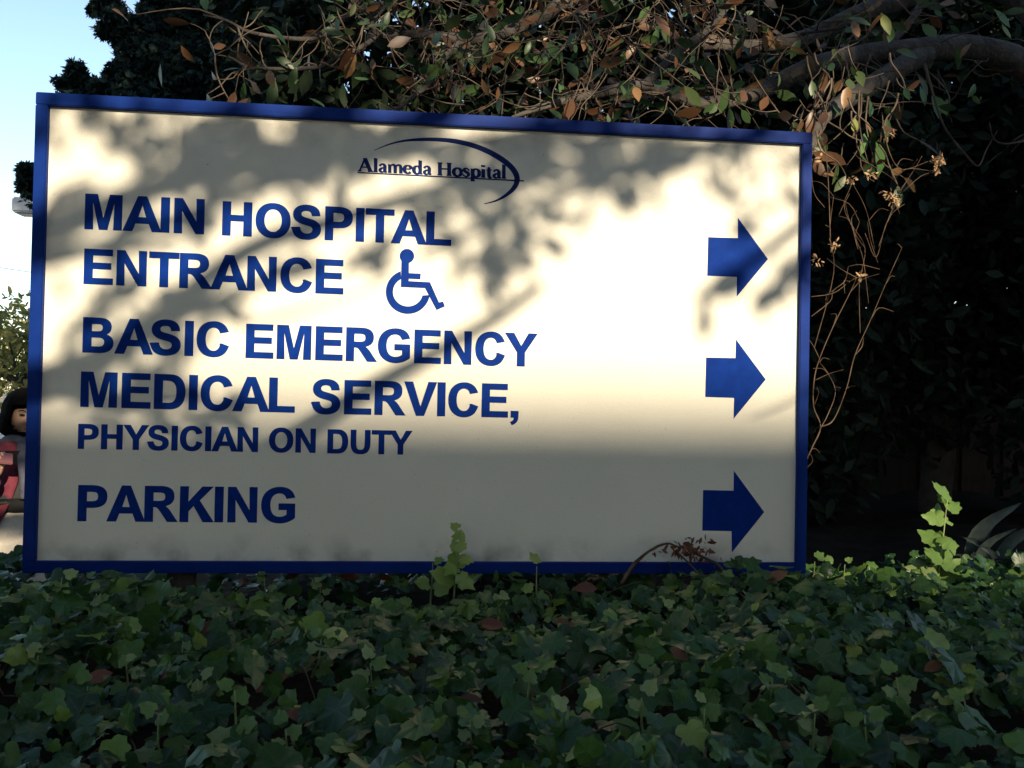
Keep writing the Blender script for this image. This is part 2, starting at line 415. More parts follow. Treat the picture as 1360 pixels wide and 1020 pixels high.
G = {
 'A': (101, path('M 0 0 39 100 60.5 100 100 0 78.5 0 70 22.7 30.3 22.7 22 0 Z M 36.5 39.4 50 76.7 63.5 39.4 Z')),
 'B': (101, path('M 10 0 10 100 50 100 C 74 100 84 90 84 74.5 84 63 78 56 70 53 82 50 90 41 90 29 90 10 76 0 54 0 Z M 30 83 47 83 C 58 83 64 81 64 72 64 63 58 60.5 47 60.5 L 30 60.5 Z M 30 44 50 44 C 62 44 69 40.5 69 30.5 69 21 62 17 51 17 L 30 17 Z')),
 'C': (101, path('M 73 37 93 30.5 C 87 9 73 -1.7 52 -1.7 25 -1.7 6.5 17 6.5 49 6.5 83 25 101.7 53.5 101.7 71.5 101.7 86 92 91.5 73 L 71.5 68.5 C 69 78.5 62 84.5 52.5 84.5 37 84.5 27.5 73 27.5 50.5 27.5 27 37 15.5 52 15.5 62.5 15.5 70 22 73 37 Z')),
 'D': (101, path('M 10 0 10 100 47 100 C 60 100 68 98.5 75 94 88 85 93.5 70 93.5 49.5 93.5 30 88 16 77 7.5 70 2 62 0 48 0 Z M 30 83 39 83 C 51 83 56 82 61 79 69 74 72.5 65 72.5 50 72.5 34 69 25 62.5 20.5 58 17.5 53 17 45 17 L 30 17 Z')),
 'E': (93, path('M 10 0 10 100 84.5 100 84.5 83 30.5 83 30.5 61 81 61 81 44 30.5 44 30.5 17 86.5 17 86.5 0 Z')),
 'G': (108.7, path('M 56 37 56 54 99 54 99 14 C 92.5 7.5 77 -1.7 58 -1.7 27 -1.7 6.5 17 6.5 50 6.5 82 27 101.7 57 101.7 81 101.7 94 91 98 73 L 77.5 69 C 74.5 79 67.5 84.5 57 84.5 39 84.5 28 73 28 51 28 27 39 15.5 57 15.5 66 15.5 74 19 79 23 L 79 37 Z')),
 'H': (101, path('M 10 0 10 100 30 100 30 60.5 70 60.5 70 100 90 100 90 0 70 0 70 43.5 30 43.5 30 0 Z')),
 'I': (39, path('M 9.5 0 9.5 100 29.7 100 29.7 0 Z')),
 'K': (101, path('M 10 0 10 100 30 100 30 55.5 71 100 98 100 60.5 61 100 0 74 0 46.5 46.5 30 29.5 30 0 Z')),
 'L': (85, path('M 10 0 10 100 30 100 30 17 80.5 17 80.5 0 Z')),
 'M': (116.4, path('M 10 0 10 100 40 100 58 31.5 76 100 106.5 100 106.5 0 87.5 0 87.5 78.5 68 0 48.5 0 29 78.5 29 0 Z')),
 'N': (101, path('M 10 0 10 100 29.5 100 70.5 33 70.5 100 89 100 89 0 69 0 28.7 65 28.7 0 Z')),
 'O': (108.7, [ell(54.3, 50, 48, 51.7), ell(54.3, 50, 27, 34.5)]),
 'P': (93, path('M 10 0 10 100 45 100 C 66 100 86 95 86 69 86 46 71 37.7 45 37.7 L 30 37.7 30 0 Z M 30 83 41 83 C 56 83 65 81.5 65 69 65 57 56 54.7 43 54.7 L 30 54.7 Z')),
 'R': (101, path('M 10 0 10 100 53 100 C 76 100 88 91 88 71.5 88 56 79 47 63 44 72 38.5 76 33 84 20.5 L 97 0 72.5 0 57.5 22.5 C 47 38 44 41.7 33.5 41.7 L 30 41.7 30 0 Z M 30 83 46 83 C 60 83 67 81.5 67 70.5 67 59.5 60 57.7 45 57.7 L 30 57.7 Z')),
 'S': (93, path('M 4.5 32.5 24 34.5 C 26 22 33 15.3 44.5 15.3 57 15.3 64 20.5 64 28.5 64 38 54 39.5 38 43.5 18 48.5 7.5 57 7.5 73 7.5 90.5 22 101.7 43.5 101.7 68 101.7 81 91 81.5 71 L 61.5 70 C 60 80.5 54.5 84.8 43.5 84.8 33 84.8 27 80.5 27 74 27 67 34 65 49 61.5 71.5 56 84.5 48 84.5 29.5 84.5 10.5 69 -1.7 44.5 -1.7 19 -1.7 6.5 10 4.5 32.5 Z')),
 'T': (85, path('M 31.5 0 31.5 83 1.5 83 1.5 100 81.5 100 81.5 83 51.8 83 51.8 0 Z')),
 'U': (101, path('M 10 100 30 100 30 45 C 30 25 34 15.5 50.5 15.5 66 15.5 70.3 25 70.3 45 L 70.3 100 90.5 100 90.5 47 C 90.5 14 79 -1.7 50.5 -1.7 21 -1.7 10 14 10 47 Z')),
 'V': (93, path('M 35.5 0 0 100 22 100 47 26 71.3 100 93 100 57 0 Z')),
 'Y': (93, path('M 36.5 0 36.5 42 0 100 23.5 100 47 60 70.3 100 93.5 100 56.7 42 56.7 0 Z')),
 ',': (39, path('M 9 19 29 19 29 6 C 29 -8 25 -17 12 -22 L 8 -14 C 16 -11 19 -6 19 0 L 9 0 Z')),
}

def bolden(loops, dx=2.3, dz=1.0):
    out = []
    for li, lp in enumerate(loops):
        n = len(lp); ar = sum(lp[i][0] * lp[(i + 1) % n][1] - lp[(i + 1) % n][0] * lp[i][1] for i in range(n)) / 2
        sg = (1 if ar > 0 else -1) * (1 if li == 0 else -1); q = []
        for i in range(n):
            a, b, c = np.array(lp[i - 1]), np.array(lp[i]), np.array(lp[(i + 1) % n])
            e1, e2 = b - a, c - b; e1 = e1 / max(np.hypot(*e1), 1e-6); e2 = e2 / max(np.hypot(*e2), 1e-6)
            n1, n2 = np.array([e1[1], -e1[0]]) * sg, np.array([e2[1], -e2[0]]) * sg
            m = n1 + n2; m = m / max(m @ m / 2, .45)
            q.append((b[0] + m[0] * dx, b[1] + m[1] * dz))
        out.append(q)
    return out

def fill_mesh(name, loops, y, thick=.0012):
    """closed loops in sign (x, z) filled as a thin sheet standing on the panel"""
    cu = bpy.data.curves.new(name, 'CURVE'); cu.dimensions = '2D'; cu.fill_mode = 'BOTH'; cu.extrude = thick / 2
    for lp in loops:
        s = cu.splines.new('POLY'); s.points.add(len(lp) - 1); s.use_cyclic_u = True
        for p, (a, b) in zip(s.points, lp): p.co = (a, b, 0, 1)
    tmp = bpy.data.objects.new(name, cu); me = bpy.data.meshes.new_from_object(tmp)
    bpy.data.objects.remove(tmp); bpy.data.curves.remove(cu)
    me.transform(Matrix(((1, 0, 0, 0), (0, 0, 1, y - thick / 2), (0, 1, 0, 0), (0, 0, 0, 1)))); 
    bm = bmesh.new(); bm.from_mesh(me); bmesh.ops.recalc_face_normals(bm, faces=bm.faces[:]); bm.to_mesh(me); bm.free()
    me.name = name
    return me

def word(text, p_bl, p_tl, p_br_x):
    """set one word: bottom-left and top-left pixels, pixel of the right end on the base line"""
    x0, z0 = P2(*p_bl); _, z1 = P2(*p_tl); x1, z0r = P2(*p_br_x)
    capz = z1 - z0; adv = 0; glyphs = []
    for ch in text:
        a, loops = G[ch]; glyphs.append((adv, [[(x, (z + 1) / 1.02) for x, z in l] for l in bolden(loops)])); adv += a - (8 if ch in 'AT' else 3)
    allx = [a + x for a, ls in glyphs for l in ls for x, _ in l]
    lo, hi = min(allx), max(allx); sx = (x1 - x0) / (hi - lo); sz = capz / 100
    for (a, ls), ch in zip(glyphs, text):
        lp = [[(x0 + (a + x - lo) * sx, z0 + z * sz + (z0r - z0) * ((a + x - lo) / (hi - lo))) for x, z in l] for l in ls]
        link('letter', fill_mesh('letter', lp, PY), M['letter'], sign)

# base lines follow the left and right ends measured in the photograph
word('MAIN', (112.1, 304.3), (113.5, 257.0), (271, 311.3))
word('HOSPITAL', (294.7, 312.6), (295.7, 267.0), (599.2, 326.7))
word('ENTRANCE', (110.8, 377.2), (112.1, 330.0), (456, 391.2))
word('BASIC', (109.3, 468.2), (110.2, 421.0), (304, 474.5))
word('EMERGENCY', (326, 475.5), (327, 429.8), (713.5, 487.4))
word('MEDICAL', (106.5, 540.3), (107.4, 493.2), (391.5, 548.3))
word('SERVICE,', (412.5, 549.4), (413, 503.5), (688.6, 555.0))
word('PHYSICIAN', (103.2, 596.2), (104, 562.8), (342.5, 600.4))
word('ON', (356.8, 600.5), (357, 568.0), (419, 601.6))
word('DUTY', (434.5, 602.1), (435, 570.0), (547.4, 604.0))
word('PARKING', (102.7, 692.2), (104, 644.0), (391.6, 694.6))

def arrow(px):
    pts = [P2(*p) for p in px]
    link('arrow', fill_mesh('arrow', [pts], PY), M['letter'], sign)
arrow([(940.6, 315), (980, 316.3), (980, 289.4), (1019.8, 344.2), (978.5, 393.8), (978.7, 367.8), (939.3, 366.2)])
arrow([(937.8, 474.8), (976.8, 475.6), (977.4, 450.8), (1016.8, 504), (974.2, 556.2), (975, 528.4), (936.6, 527.2)])
arrow([(933.8, 650.8), (974.2, 651.6), (974.6, 625.2), (1014.8, 680), (972, 733.6), (971.6, 705.4), (932.8, 704.6)])

# wheelchair symbol, traced in a 9.27x enlargement of pixels (490,320)
def Q(a, b): return P2(490 + a / 9.27, 320 + b / 9.27)
wc = empty('wheelchair_symbol'); wc.parent = sign
link('head', fill_mesh('head', [[Q(468 + 89 * math.cos(t * math.pi / 16), 186 + 88 * math.sin(t * math.pi / 16)) for t in range(32)]], PY, .0013), M['letter'], wc)
link('figure', fill_mesh('figure', [[Q(*p) for p in [(400, 240), (493, 240), (492, 396), (638, 402), (634, 474), (492, 466), (490, 494), (752, 508), (862, 757), (912, 745), (936, 806), (832, 852), (690, 581), (393, 568)]]], PY, .0010), M['letter'], wc)
cx, cy = 480, 628
outer = [(cx + 272 * math.cos(t), cy + 270 * math.sin(t)) for t in np.linspace(R(8), R(251), 40)]
inner = [(cx + 184 * math.cos(t), cy + 178 * math.sin(t)) for t in np.linspace(R(243), R(14), 36)]
link('wheel', fill_mesh('wheel', [[Q(*p) for p in outer + inner]], PY, .0016), M['letter'], wc)

# logo: a sweeping arc, an underline and a serif name; traced in a 5.44x enlargement of pixels (460,170)
def QL(a, b): return P2(460 + a / 5.44, 170 + b / 5.44)
logo = empty('logo'); logo.parent = sign
arc_mid = [(200, 162, 3), (310, 118, 8), (420, 92, 12), (540, 83, 18), (660, 84, 22), (780, 95, 26), (900, 122, 28), (1010, 163, 30), (1110, 218, 32), (1185, 277, 32), (1226, 335, 32), (1232, 388, 31), (1205, 440, 26), (1150, 488, 18), (1080, 526, 10), (997, 548, 4)]
sm = catmull(arc_mid, 5)
up_, dn_ = [], []
for i, p in enumerate(sm):
    a_ = sm[max(i - 1, 0)]; b_ = sm[min(i + 1, len(sm) - 1)]
    t_ = np.array([b_[0] - a_[0], b_[1] - a_[1]]); t_ /= np.linalg.norm(t_); n_ = np.array([-t_[1], t_[0]])
    up_.append(tuple(p[:2] + n_ * p[2] * .62)); dn_.append(tuple(p[:2] - n_ * p[2] * .62))
link('swoosh', fill_mesh('swoosh', [[QL(*p) for p in up_ + dn_[::-1]]], PY, .0010), M['logo'], logo)
link('underline', fill_mesh('underline', [[QL(*p) for p in [(80, 318), (1283, 378), (1283, 387), (80, 326)]]], PY, .0016), M['logo'], logo)

def ring_(cx, cy, rx, ry, t0=0, t1=360, n=14):
    return [(cx + rx * math.cos(R(t)), cy + ry * math.sin(R(t)), 7 + 8 * abs(math.cos(R(t)))) for t in np.linspace(t0, t1, n)]
def st(x, z0, z1, w_=14): return [(x, z0, w_), (x, z1, w_)]
def sf(x0, x1, z): return [(x0, z, 6), (x1, z, 6)]
SER = {
 'A': (98, [[(10, 0, 7), (46, 103, 8)], [(45, 103, 16), (82, 0, 16)], [(24, 34, 6), (68, 34, 6)], sf(-2, 24, 3), sf(64, 100, 3), sf(34, 50, 101)]),
 'H': (102, [st(20, 0, 100, 15), st(80, 0, 100, 15), [(20, 52, 7), (80, 52, 7)], sf(4, 36, 3), sf(4, 36, 97), sf(64, 96, 3), sf(64, 96, 97)]),
 'l': (34, [st(17, 0, 108), sf(3, 31, 3), sf(4, 17, 105)]),
 'a': (58, [[(10, 48, 11), (18, 62, 8), (34, 63, 10), (43, 48, 13), (43, 10, 13), (57, 3, 6)], [(43, 38, 6), (22, 32, 9), (11, 18, 13), (18, 4, 9), (32, 4, 7), (43, 16, 6)]]),
 'm': (104, [st(16, 0, 64, 13), st(52, 0, 48, 13), st(88, 0, 48, 13), [(16, 48, 6), (32, 63, 9), (48, 60, 11), (52, 46, 13)], [(52, 48, 6), (68, 63, 9), (84, 60, 11), (88, 46, 13)], sf(4, 28, 3), sf(42, 63, 3), sf(78, 100, 3), sf(4, 16, 62)]),
 'e': (60, [[(10, 36, 6), (49, 36, 6)], ring_(30, 33, 23, 30, 5, 320, 16)]),
 'd': (66, [st(50, 0, 108), ring_(30, 32, 21, 30), sf(50, 66, 3), sf(38, 50, 105)]),
 'o': (64, [ring_(32, 32, 25, 31)]),
 's': (50, [[(40, 52, 6), (30, 64, 7), (15, 61, 10), (11, 50, 12), (24, 37, 13), (38, 25, 13), (38, 10, 11), (24, 0, 7), (8, 8, 7)], st(41, 46, 62, 5), st(7, 2, 18, 5)]),
 'p': (68, [st(16, -32, 64), ring_(38, 32, 22, 31), sf(2, 32, -30), sf(4, 16, 61)]),
 'i': (34, [st(17, 0, 64), sf(3, 31, 3), sf(4, 17, 61), [(17, 82, 16), (17, 97, 16)]]),
 't': (42, [[(20, 84, 8), (20, 60, 13), (20, 12, 13), (28, 2, 9), (40, 6, 6)], sf(5, 38, 61)]),
 ' ': (34, []),
}
V, Fc = [], []; pen = 0; layer = 0
text = 'Alameda Hospital'; total = sum(SER[c][0] for c in text) - 6
L0, L1 = (84, 312), (1150, 366)               # base line ends in the enlargement
lsc = (L1[0] - L0[0]) / total; hsc = 92 / 100.0
for ch in text:
    adv, strokes = SER[ch]
    for s_ in strokes:
        q_ = catmull(s_, 4) if len(s_) > 2 else [np.array(p, float) for p in s_]
        layer += 1; yy = PY - .0008 - .00002 * (layer % 9); b0 = len(V)
        for i, p in enumerate(q_):
            a_ = q_[max(i - 1, 0)]; b_ = q_[min(i + 1, len(q_) - 1)]
            t_ = b_[:2] - a_[:2]; t_ = t_ / max(np.linalg.norm(t_), 1e-6); n_ = np.array([-t_[1], t_[0]]) * p[2] * .5 * 1.7
            for sg in (1, -1):
                gx, gz = p[0] + sg * n_[0], p[1] + sg * n_[1]
                ex = L0[0] + (pen + gx) * lsc; ey = L0[1] + (L1[1] - L0[1]) * (pen + gx) / total - gz * hsc
                sx_, sz_2 = QL(ex, ey); V.append((sx_, yy, sz_2))
        for i in range(len(q_) - 1): Fc.append((b0 + 2 * i, b0 + 2 * i + 1, b0 + 2 * i + 3, b0 + 2 * i + 2))
    pen += adv
link('lettering', pydata('lettering', V, Fc), M['logo'], logo)

# ------------------------------------------------------------------ building across the street (behind the photographer): unseen, its wings added and stepped to shape the shade
BY = -36.0                                   # its front, parallel to the sign; side walls run along the sun's bearing
bx = lambda xs_: xs_
bz = lambda zs_: zs_ - BY * TZ
bld = empty('shade_building', (-BY * TX, BY, 0)); tag(bld, 'pale plaster building unseen across the street, wings stepped to shape the shade', 'building')
SHEAR = Matrix(((1, -TX, 0, 0), (0, 1, 0, 0), (0, 0, 1, 0), (0, 0, 0, 1)))
def wing(x0, x1, top):
    me = box_mesh('wall', x0, x1, -11, 0, 0, top); me.transform(SHEAR)
    link('wall', me, M['white_wall'], bld)
    link('parapet', box_mesh('parapet', x0 + .002, x1 - .002, -.2, .05, top - .3, top + .002), M['concrete'], bld)
    nW = max(1, int((x1 - x0) / 2.6))
    if x1 - x0 < 1.5: return
    for fl in range(int((top - 1) // 3.3)):
        for k in range(nW):
            cx_ = x0 + (k + .5) * (x1 - x0) / nW
            wn = link('window', box_mesh('window', cx_ - .6, cx_ + .6, -.03, .04, 1.0 + fl * 3.3, 2.5 + fl * 3.3), M['metal'], bld)
            link('pane', box_mesh('pane', cx_ - .54, cx_ + .54, .03, .055, 1.06 + fl * 3.3, 2.44 + fl * 3.3), M['glass'], wn)
wing(bx(-14), bx(-3.6), bz(4.2))  # tall wing added to block the glow round the sun
wing(bx(-3.6), bx(-1.6), bz(.62))  # kept low so sun reaches the person
wing(bx(-1.6), bx(1.42), bz(1.61))
wing(bx(1.42), bx(2.1), bz(1.0))  # low gap added to let sun onto the shoots right of the sign
wing(bx(2.1), bx(14), bz(7.2))  # tall wing added to keep the right background in shade

# ------------------------------------------------------------------ street tree behind the photographer: dapples the sign
stree = empty('unseen_tree', (-3.4, -8.2, 0)); tag(stree, 'tall leafy street tree at the kerb with low branches', 'tree')
O = stree.location
def rel(p, o): return (p[0] - o[0], p[1] - o[1], p[2] - o[2])
tube('trunk', [(0, 0, -.1), (.1, 0, 1.5), (.05, .1, 3.4), (.4, .1, 5.5), (1.6, 0, 8), (3, 0, 10)], [.3, .24, .22, .19, .14, .06], M['dark_bark'], stree, 12, 4, .05)
def shade_pt(px, py, Y):
    x_, z_ = P2(px, py); return toward_sun(x_, z_ + S0, Y)
SY = -7.4
def shade_branch(pxs, r0, r1, dy=0.0, root=None):
    pts = ([root] if root else []) + [rel(shade_pt(a, b, SY + dy), O) for a, b in pxs]
    tube('limb', pts, np.linspace(r0, r1, len(pts)), M['dark_bark'], stree, 7, 4, .05)
shade_branch([(-250, 560), (60, 500), (200, 430), (330, 330), (480, 280), (640, 235), (820, 215), (1000, 185)], .07, .016, 0, (.05, .1, 3.3))
shade_branch([(-250, 560), (60, 690), (340, 592), (480, 515), (640, 432), (720, 375)], .05, .022, .25)
shade_branch([(-100, 330), (70, 300), (200, 250), (380, 215), (620, 190), (900, 130), (1200, 60)], .07, .02, -.3, (.1, .1, 4.2))
shade_branch([(640, 235), (700, 290), (660, 330), (610, 365)], .012, .006)
shade_branch([(1000, 120), (1130, 230), (1060, 300), (930, 395)], .03, .022, .2)
shade_branch([(560, 335), (700, 275), (860, 215), (1020, 178)], .018, .03, .3)
shade_branch([(60, 345), (180, 308), (300, 262), (420, 225)], .03, .022, .3)
shade_branch([(90, 510), (190, 450), (290, 395), (430, 345)], .03, .02, .35)
shade_branch([(1000, 185), (1010, 250), (985, 290)], .010, .005)
shade_branch([(330, 430), (430, 402), (520, 372)], .010, .004, .3)
shade_branch([(1100, 500), (1040, 530), (1000, 545)], .008, .003, .3)
#        cx   cy   rx   ry  leaves
CL = [(90, 150, 40, 14, 16), (70, 270, 16, 14, 5), (170, 178, 40, 16, 14), (240, 205, 70, 22, 30), (340, 215, 80, 26, 44), (440, 205, 80, 30, 48), (520, 190, 60, 26, 22),
      (300, 165, 60, 16, 16), (420, 160, 60, 14, 18), (560, 165, 60, 12, 16), (620, 250, 60, 28, 30), (670, 215, 50, 26, 24), (740, 220, 60, 22, 26), (760, 185, 70, 12, 18), (840, 235, 50, 18, 18),
      (880, 195, 50, 12, 12), (940, 205, 50, 12, 9), (1000, 190, 40, 8, 5), (650, 335, 40, 28, 24), (625, 362, 26, 16, 9), (700, 300, 34, 14, 7), (500, 345, 24, 26, 9), (560, 300, 30, 14, 6),
      (985, 285, 20, 12, 6), (970, 245, 16, 10, 4), (1030, 375, 30, 16, 10), (950, 385, 22, 10, 4), (1045, 235, 14, 22, 6), (170, 322, 60, 14, 14), (260, 285, 40, 12, 8), (90, 345, 30, 14, 7),
      (265, 408, 26, 18, 9), (180, 395, 40, 12, 7), (120, 410, 40, 14, 8), (140, 520, 50, 22, 20), (220, 500, 50, 24, 18), (100, 480, 22, 10, 4), (290, 540, 50, 16, 14), (200, 450, 30, 10, 5), (380, 345, 26, 10, 5), (430, 300, 26, 8, 3)]
CL += [(200, 40, 220, 50, 60), (560, 10, 200, 50, 50), (400, -120, 350, 80, 200), (950, -160, 300, 60, 150), (700, -300, 500, 80, 240), (1150, -190, 130, 70, 240), (1300, -200, 110, 90, 200)]  # extra clusters added to shade the magnolia and cover the sun's glow
pp = []
for _ in range(70):  # out-of-view leaves added to shade the person's head and chest
    q_ = toward_sun(-1.56 + rnd.gauss(0, .13), 2.03 + rnd.gauss(0, .13), SY + rnd.uniform(-.5, .5)); pp.append(rel(q_, O))
for cx_, cy_, rx_, ry_, n_ in CL:
    for _ in range(n_):
        a_ = rnd.uniform(0, 2 * math.pi); q_ = math.sqrt(rnd.random())
        u_, v_ = rx_ * q_ * math.cos(a_), ry_ * q_ * math.sin(a_)
        pp.append(rel(shade_pt(cx_ + u_, cy_ + v_ - (.35 if cy_ > 130 else .0) * u_, SY + rnd.uniform(-.9, .9)), O))
pp = np.array(pp)
nl = unit(len(pp)) * .8 + np.array(SUN_DIR)
foliage('low_leaves', OVAL, pp, nl, unit(len(pp)) + [.6, 0, .2], rng.uniform(.09, .15, len(pp)), rng.random(len(pp)), M['street_leaf'], stree)['kind'] = 'stuff'
n = 13000
d = unit(n) * (rng.random((n, 1)) ** .4)
cp = d * [5.6, 4.4, 2.6] + [4.0, 2.2, 9.9]  # crown spread toward the sign to block sky light
keep = (np.sin(cp[:, 0] * 2.1 + cp[:, 2] * 1.4) + np.sin(cp[:, 1] * 3 + cp[:, 2] * 2.2)) > -1.1
cp = cp[keep]; n = len(cp)
foliage('crown', OVAL, cp, unit(n) + [0, 0, .5], unit(n), rng.uniform(.2, .34, n), rng.random(n), M['street_leaf'], stree)['kind'] = 'stuff'
for e_ in [(6.6, 0, 11.5), (5.5, .6, 9), (1.2, -.5, 10.5), (3.5, .3, 12.4)]:
    tube('limb', [(.9, .05, 6.6), tuple(np.array((.9, .05, 6.6)) * .5 + np.array(e_) * .5 + [0, 0, .5]), e_], [.11, .07, .02], M['dark_bark'], stree, 7, 3, .05)

def sky_block_tree(x, y, zc, rx, ry, rz, n, label):  # out-of-view trees added to cut sky light on the sign
    t = empty('unseen_tree', (x, y, 0)); tag(t, label, 'tree', 'unseen trees added to block sky light')
    tube('trunk', [(0, 0, -.1), (.05, 0, 1.6), (0, .1, 3), (.1, 0, zc)], [.26, .2, .17, .06], M['dark_bark'], t, 10, 4, .05)
    d = unit(n) * (rng.random((n, 1)) ** .35)
    p = d * [rx, ry, rz] + [0, 0, zc]; p = p[p[:, 2] > 1.8]; k = len(p)
    foliage('crown', OVAL, p, unit(k) + [0, 0, .5], unit(k), rng.uniform(.24, .38, k), rng.random(k), M['dark_leaf'], t)['kind'] = 'stuff'
sky_block_tree(8.9, -8.2, 7.2, 4.2, 2.0, 5.6, 10000, 'unseen dense dark tree added to block sky light, facing the strap leaved plant')
sky_block_tree(-5.8, -8.6, 7.4, 4.2, 2.2, 5.8, 10000, 'unseen dense dark tree added to block sky light, facing the driveway')

sky_block_tree(15.5, -8.4, 8.0, 5.2, 2.6, 7.0, 9000, 'unseen dense dark tree added to block sky light, beside the long retaining wall end')
sky_block_tree(-13.5, -8.8, 8.0, 5.2, 2.6, 7.0, 9000, 'unseen dense dark tree added to block sky light, farthest along past the driveway')

# ------------------------------------------------------------------ magnolia reaching over the sign
mag = empty('magnolia_tree', tuple(at(1560, 700, 1.4).xy) + (.55,)); tag(mag, 'spreading magnolia with rust brown leaves and grey limbs over the sign', 'tree')
OM = mag.location
def mp(px, py, Y): return rel(at(px, py, Y), OM)
tube('trunk', [(0, 0, -.1), (.0, 0, .5), mp(1530, 440, 1.4), mp(1470, 250, 1.4), mp(1500, 60, 1.6), mp(1520, -250, 1.8)], [.22, .18, .16, .15, .12, .07], M['bark'], mag, 14, 5, .05)
LIMB = []
def limb(p, r, seg=9):
    tube('limb', [mp(*q) for q in p], r, M['bark'], mag, seg, 5, .05)
    LIMB.append(p)
limb([(1480, 230, 1.4), (1425, 130, 1.32), (1355, 84, 1.22), (1290, 64, 1.18), (1220, 66, 1.12), (1150, 73, 1.1), (1080, 88, 1.0), (1030, 112, 1.0), (990, 128, .95), (940, 138, .9), (895, 128, .9), (855, 114, .9), (789, 125, .85), (731, 139, .8), (680, 156, .75)],
     [.11, .09, .072, .062, .055, .049, .044, .040, .036, .032, .029, .026, .021, .015, .007], 12)
limb([(1230, 72, 1.12), (1190, 92, 1.02), (1150, 118, .92), (1110, 143, .82), (1086, 165, .72), (1070, 215, .62)], [.05, .044, .042, .038, .03, .016], 10)
limb([(1480, 150, 1.6), (1330, -20, 1.9), (1180, 5, 1.8), (1100, 37, 1.7), (1066, 51, 1.6), (1000, 62, 1.5), (930, 60, 1.4), (870, 80, 1.3)], [.1, .075, .055, .045, .042, .035, .026, .012])
limb([(1150, -160, 2.0), (900, -70, 1.6), (755, 0, 1.3), (725, 20, 1.25), (687, 37, 1.2), (643, 51, 1.15), (603, 51, 1.1), (569, 47, 1.1), (545, 46, 1.1), (505, 47, 1.05), (494, 28, 1.0), (512, 6, 1.0), (530, -30, 1.0)], [.07, .05, .034, .031, .028, .026, .024, .02, .018, .016, .014, .012, .008])
limb([(615, 53, 1.12), (583, 85, 1.0), (569, 112, .95), (522, 149, .9), (490, 180, .85)], [.018, .014, .012, .010, .006], 7)
limb([(755, -30, 1.3), (620, -40, 1.2), (525, 0, 1.1), (468, 17, 1.05), (427, 47, 1.0), (393, 52, .98), (333, 43, .95), (300, 27, .9), (270, 20, .9)], [.03, .024, .016, .014, .012, .010, .008, .006, .003], 7)
limb([(505, 47, 1.05), (470, 68, 1.0), (447, 77, .95), (417, 90, .92), (337, 90, .9), (307, 77, .88), (285, 72, .88)], [.012, .011, .010, .009, .007, .005, .003], 7)
limb([(855, 114, .9), (900, 70, 1.1), (950, 30, 1.2), (990, -30, 1.3)], [.02, .018, .015, .010], 7)
limb([(1180, 60, 1.15), (1215, 20, 1.3), (1240, -30, 1.4)], [.02, .017, .012], 7)
limb([(1062, 45, .9), (1120, 35, .8), (1160, 10, .75), (1185, -20, .7)], [.006, .009, .012, .014], 6)
# twigs: short crooked shoots off the limbs and through the crown
tw = []
tips = []
def twig(p0, dr, ln, r0):
    pts = [np.array(p0)]; dvec = np.array(dr, float)
    k = rnd.randint(3, 5)
    for _ in range(k):
        dvec = dvec + np.array([rnd.uniform(-.45, .45), rnd.uniform(-.3, .3), rnd.uniform(-.45, .45)]); dvec /= np.linalg.norm(dvec)
        pts.append(pts[-1] + dvec * ln / k)
    tw.append((pts, np.linspace(r0, r0 * .45, len(pts)))); tips.append((pts[-1], dvec)); 
    if rnd.random() < .6: tips.append((pts[-2], dvec))
    return pts
for p in LIMB:
    for i in range(len(p) - 1):
        for _ in range(4 if p[i][0] > 470 else 2):
            t = rnd.random(); a_, b_ = np.array(mp(*p[i])), np.array(mp(*p[i + 1]))
            if np.linalg.norm(b_ - a_) > .8: continue
            q_ = twig(a_ + (b_ - a_) * t, (rnd.uniform(-1, .6), rnd.uniform(-1, .6), rnd.uniform(-1, .8)), rnd.uniform(.12, .42), rnd.uniform(.0025, .005))
            if rnd.random() < .6: twig(q_[2], (rnd.uniform(-1, 1), rnd.uniform(-.8, .6), rnd.uniform(-1, .6)), rnd.uniform(.08, .2), .003)
for _ in range(250):
    px = rnd.triangular(470, 1120, 780); py = rnd.uniform(-30, 150)
    if px > 1000 and py > 90: continue
    q_ = twig(mp(px, py, rnd.uniform(.55, 2.0)), (rnd.uniform(-1, 1), rnd.uniform(-1, .4), rnd.uniform(-.9, .9)), rnd.uniform(.12, .45), rnd.uniform(.0014, .0036))
    if rnd.random() < .5: twig(q_[2], (rnd.uniform(-1, 1), rnd.uniform(-.8, .6), rnd.uniform(-1, .6)), rnd.uniform(.08, .2), .003)
for _ in range(40):                          # hanging bunch right of the sign's corner
    twig(mp(rnd.uniform(1060, 1200), rnd.uniform(60, 200), rnd.uniform(.5, 1.0)), (rnd.uniform(-.3, .3), -.2, -1), rnd.uniform(.1, .3), rnd.uniform(.0025, .005))
tubes('twigs', tw, M['twig'], mag, 5, 2)['kind'] = 'stuff'
# magnolia leaves at the twig tips and through the crown
lp, ld = [], []
for p, d_ in tips:
    if rnd.random() < .62:
        for _ in range(1):
            lp.append(p); ld.append(d_ + np.array([rnd.uniform(-.7, .7), rnd.uniform(-.7, .7), rnd.uniform(-1.0, .3)]))
for _ in range(170):
    px = rnd.triangular(420, 1360, 640); py = rnd.uniform(-60, 150)
    if px > 1060 and py > 60: continue
    lp.append(np.array(mp(px, py, rnd.uniform(1.3, 2.8)))); ld.append(np.array([rnd.uniform(-1, 1), rnd.uniform(-1, .5), rnd.uniform(-1.2, .4)]))
for px, py in [(170, 28), (275, 15), (365, 75), (295, 95), (385, 70), (215, 115), (300, 60), (410, 130), (240, 60), (330, 130)]:   # outermost leaves against the cypress
    lp.append(np.array(mp(px, py, .9))); ld.append(np.array([rnd.uniform(-.6, .6), -.3, rnd.uniform(-.6, 1)]))
lp = np.array(lp); ld = np.array(ld); nn = len(lp)
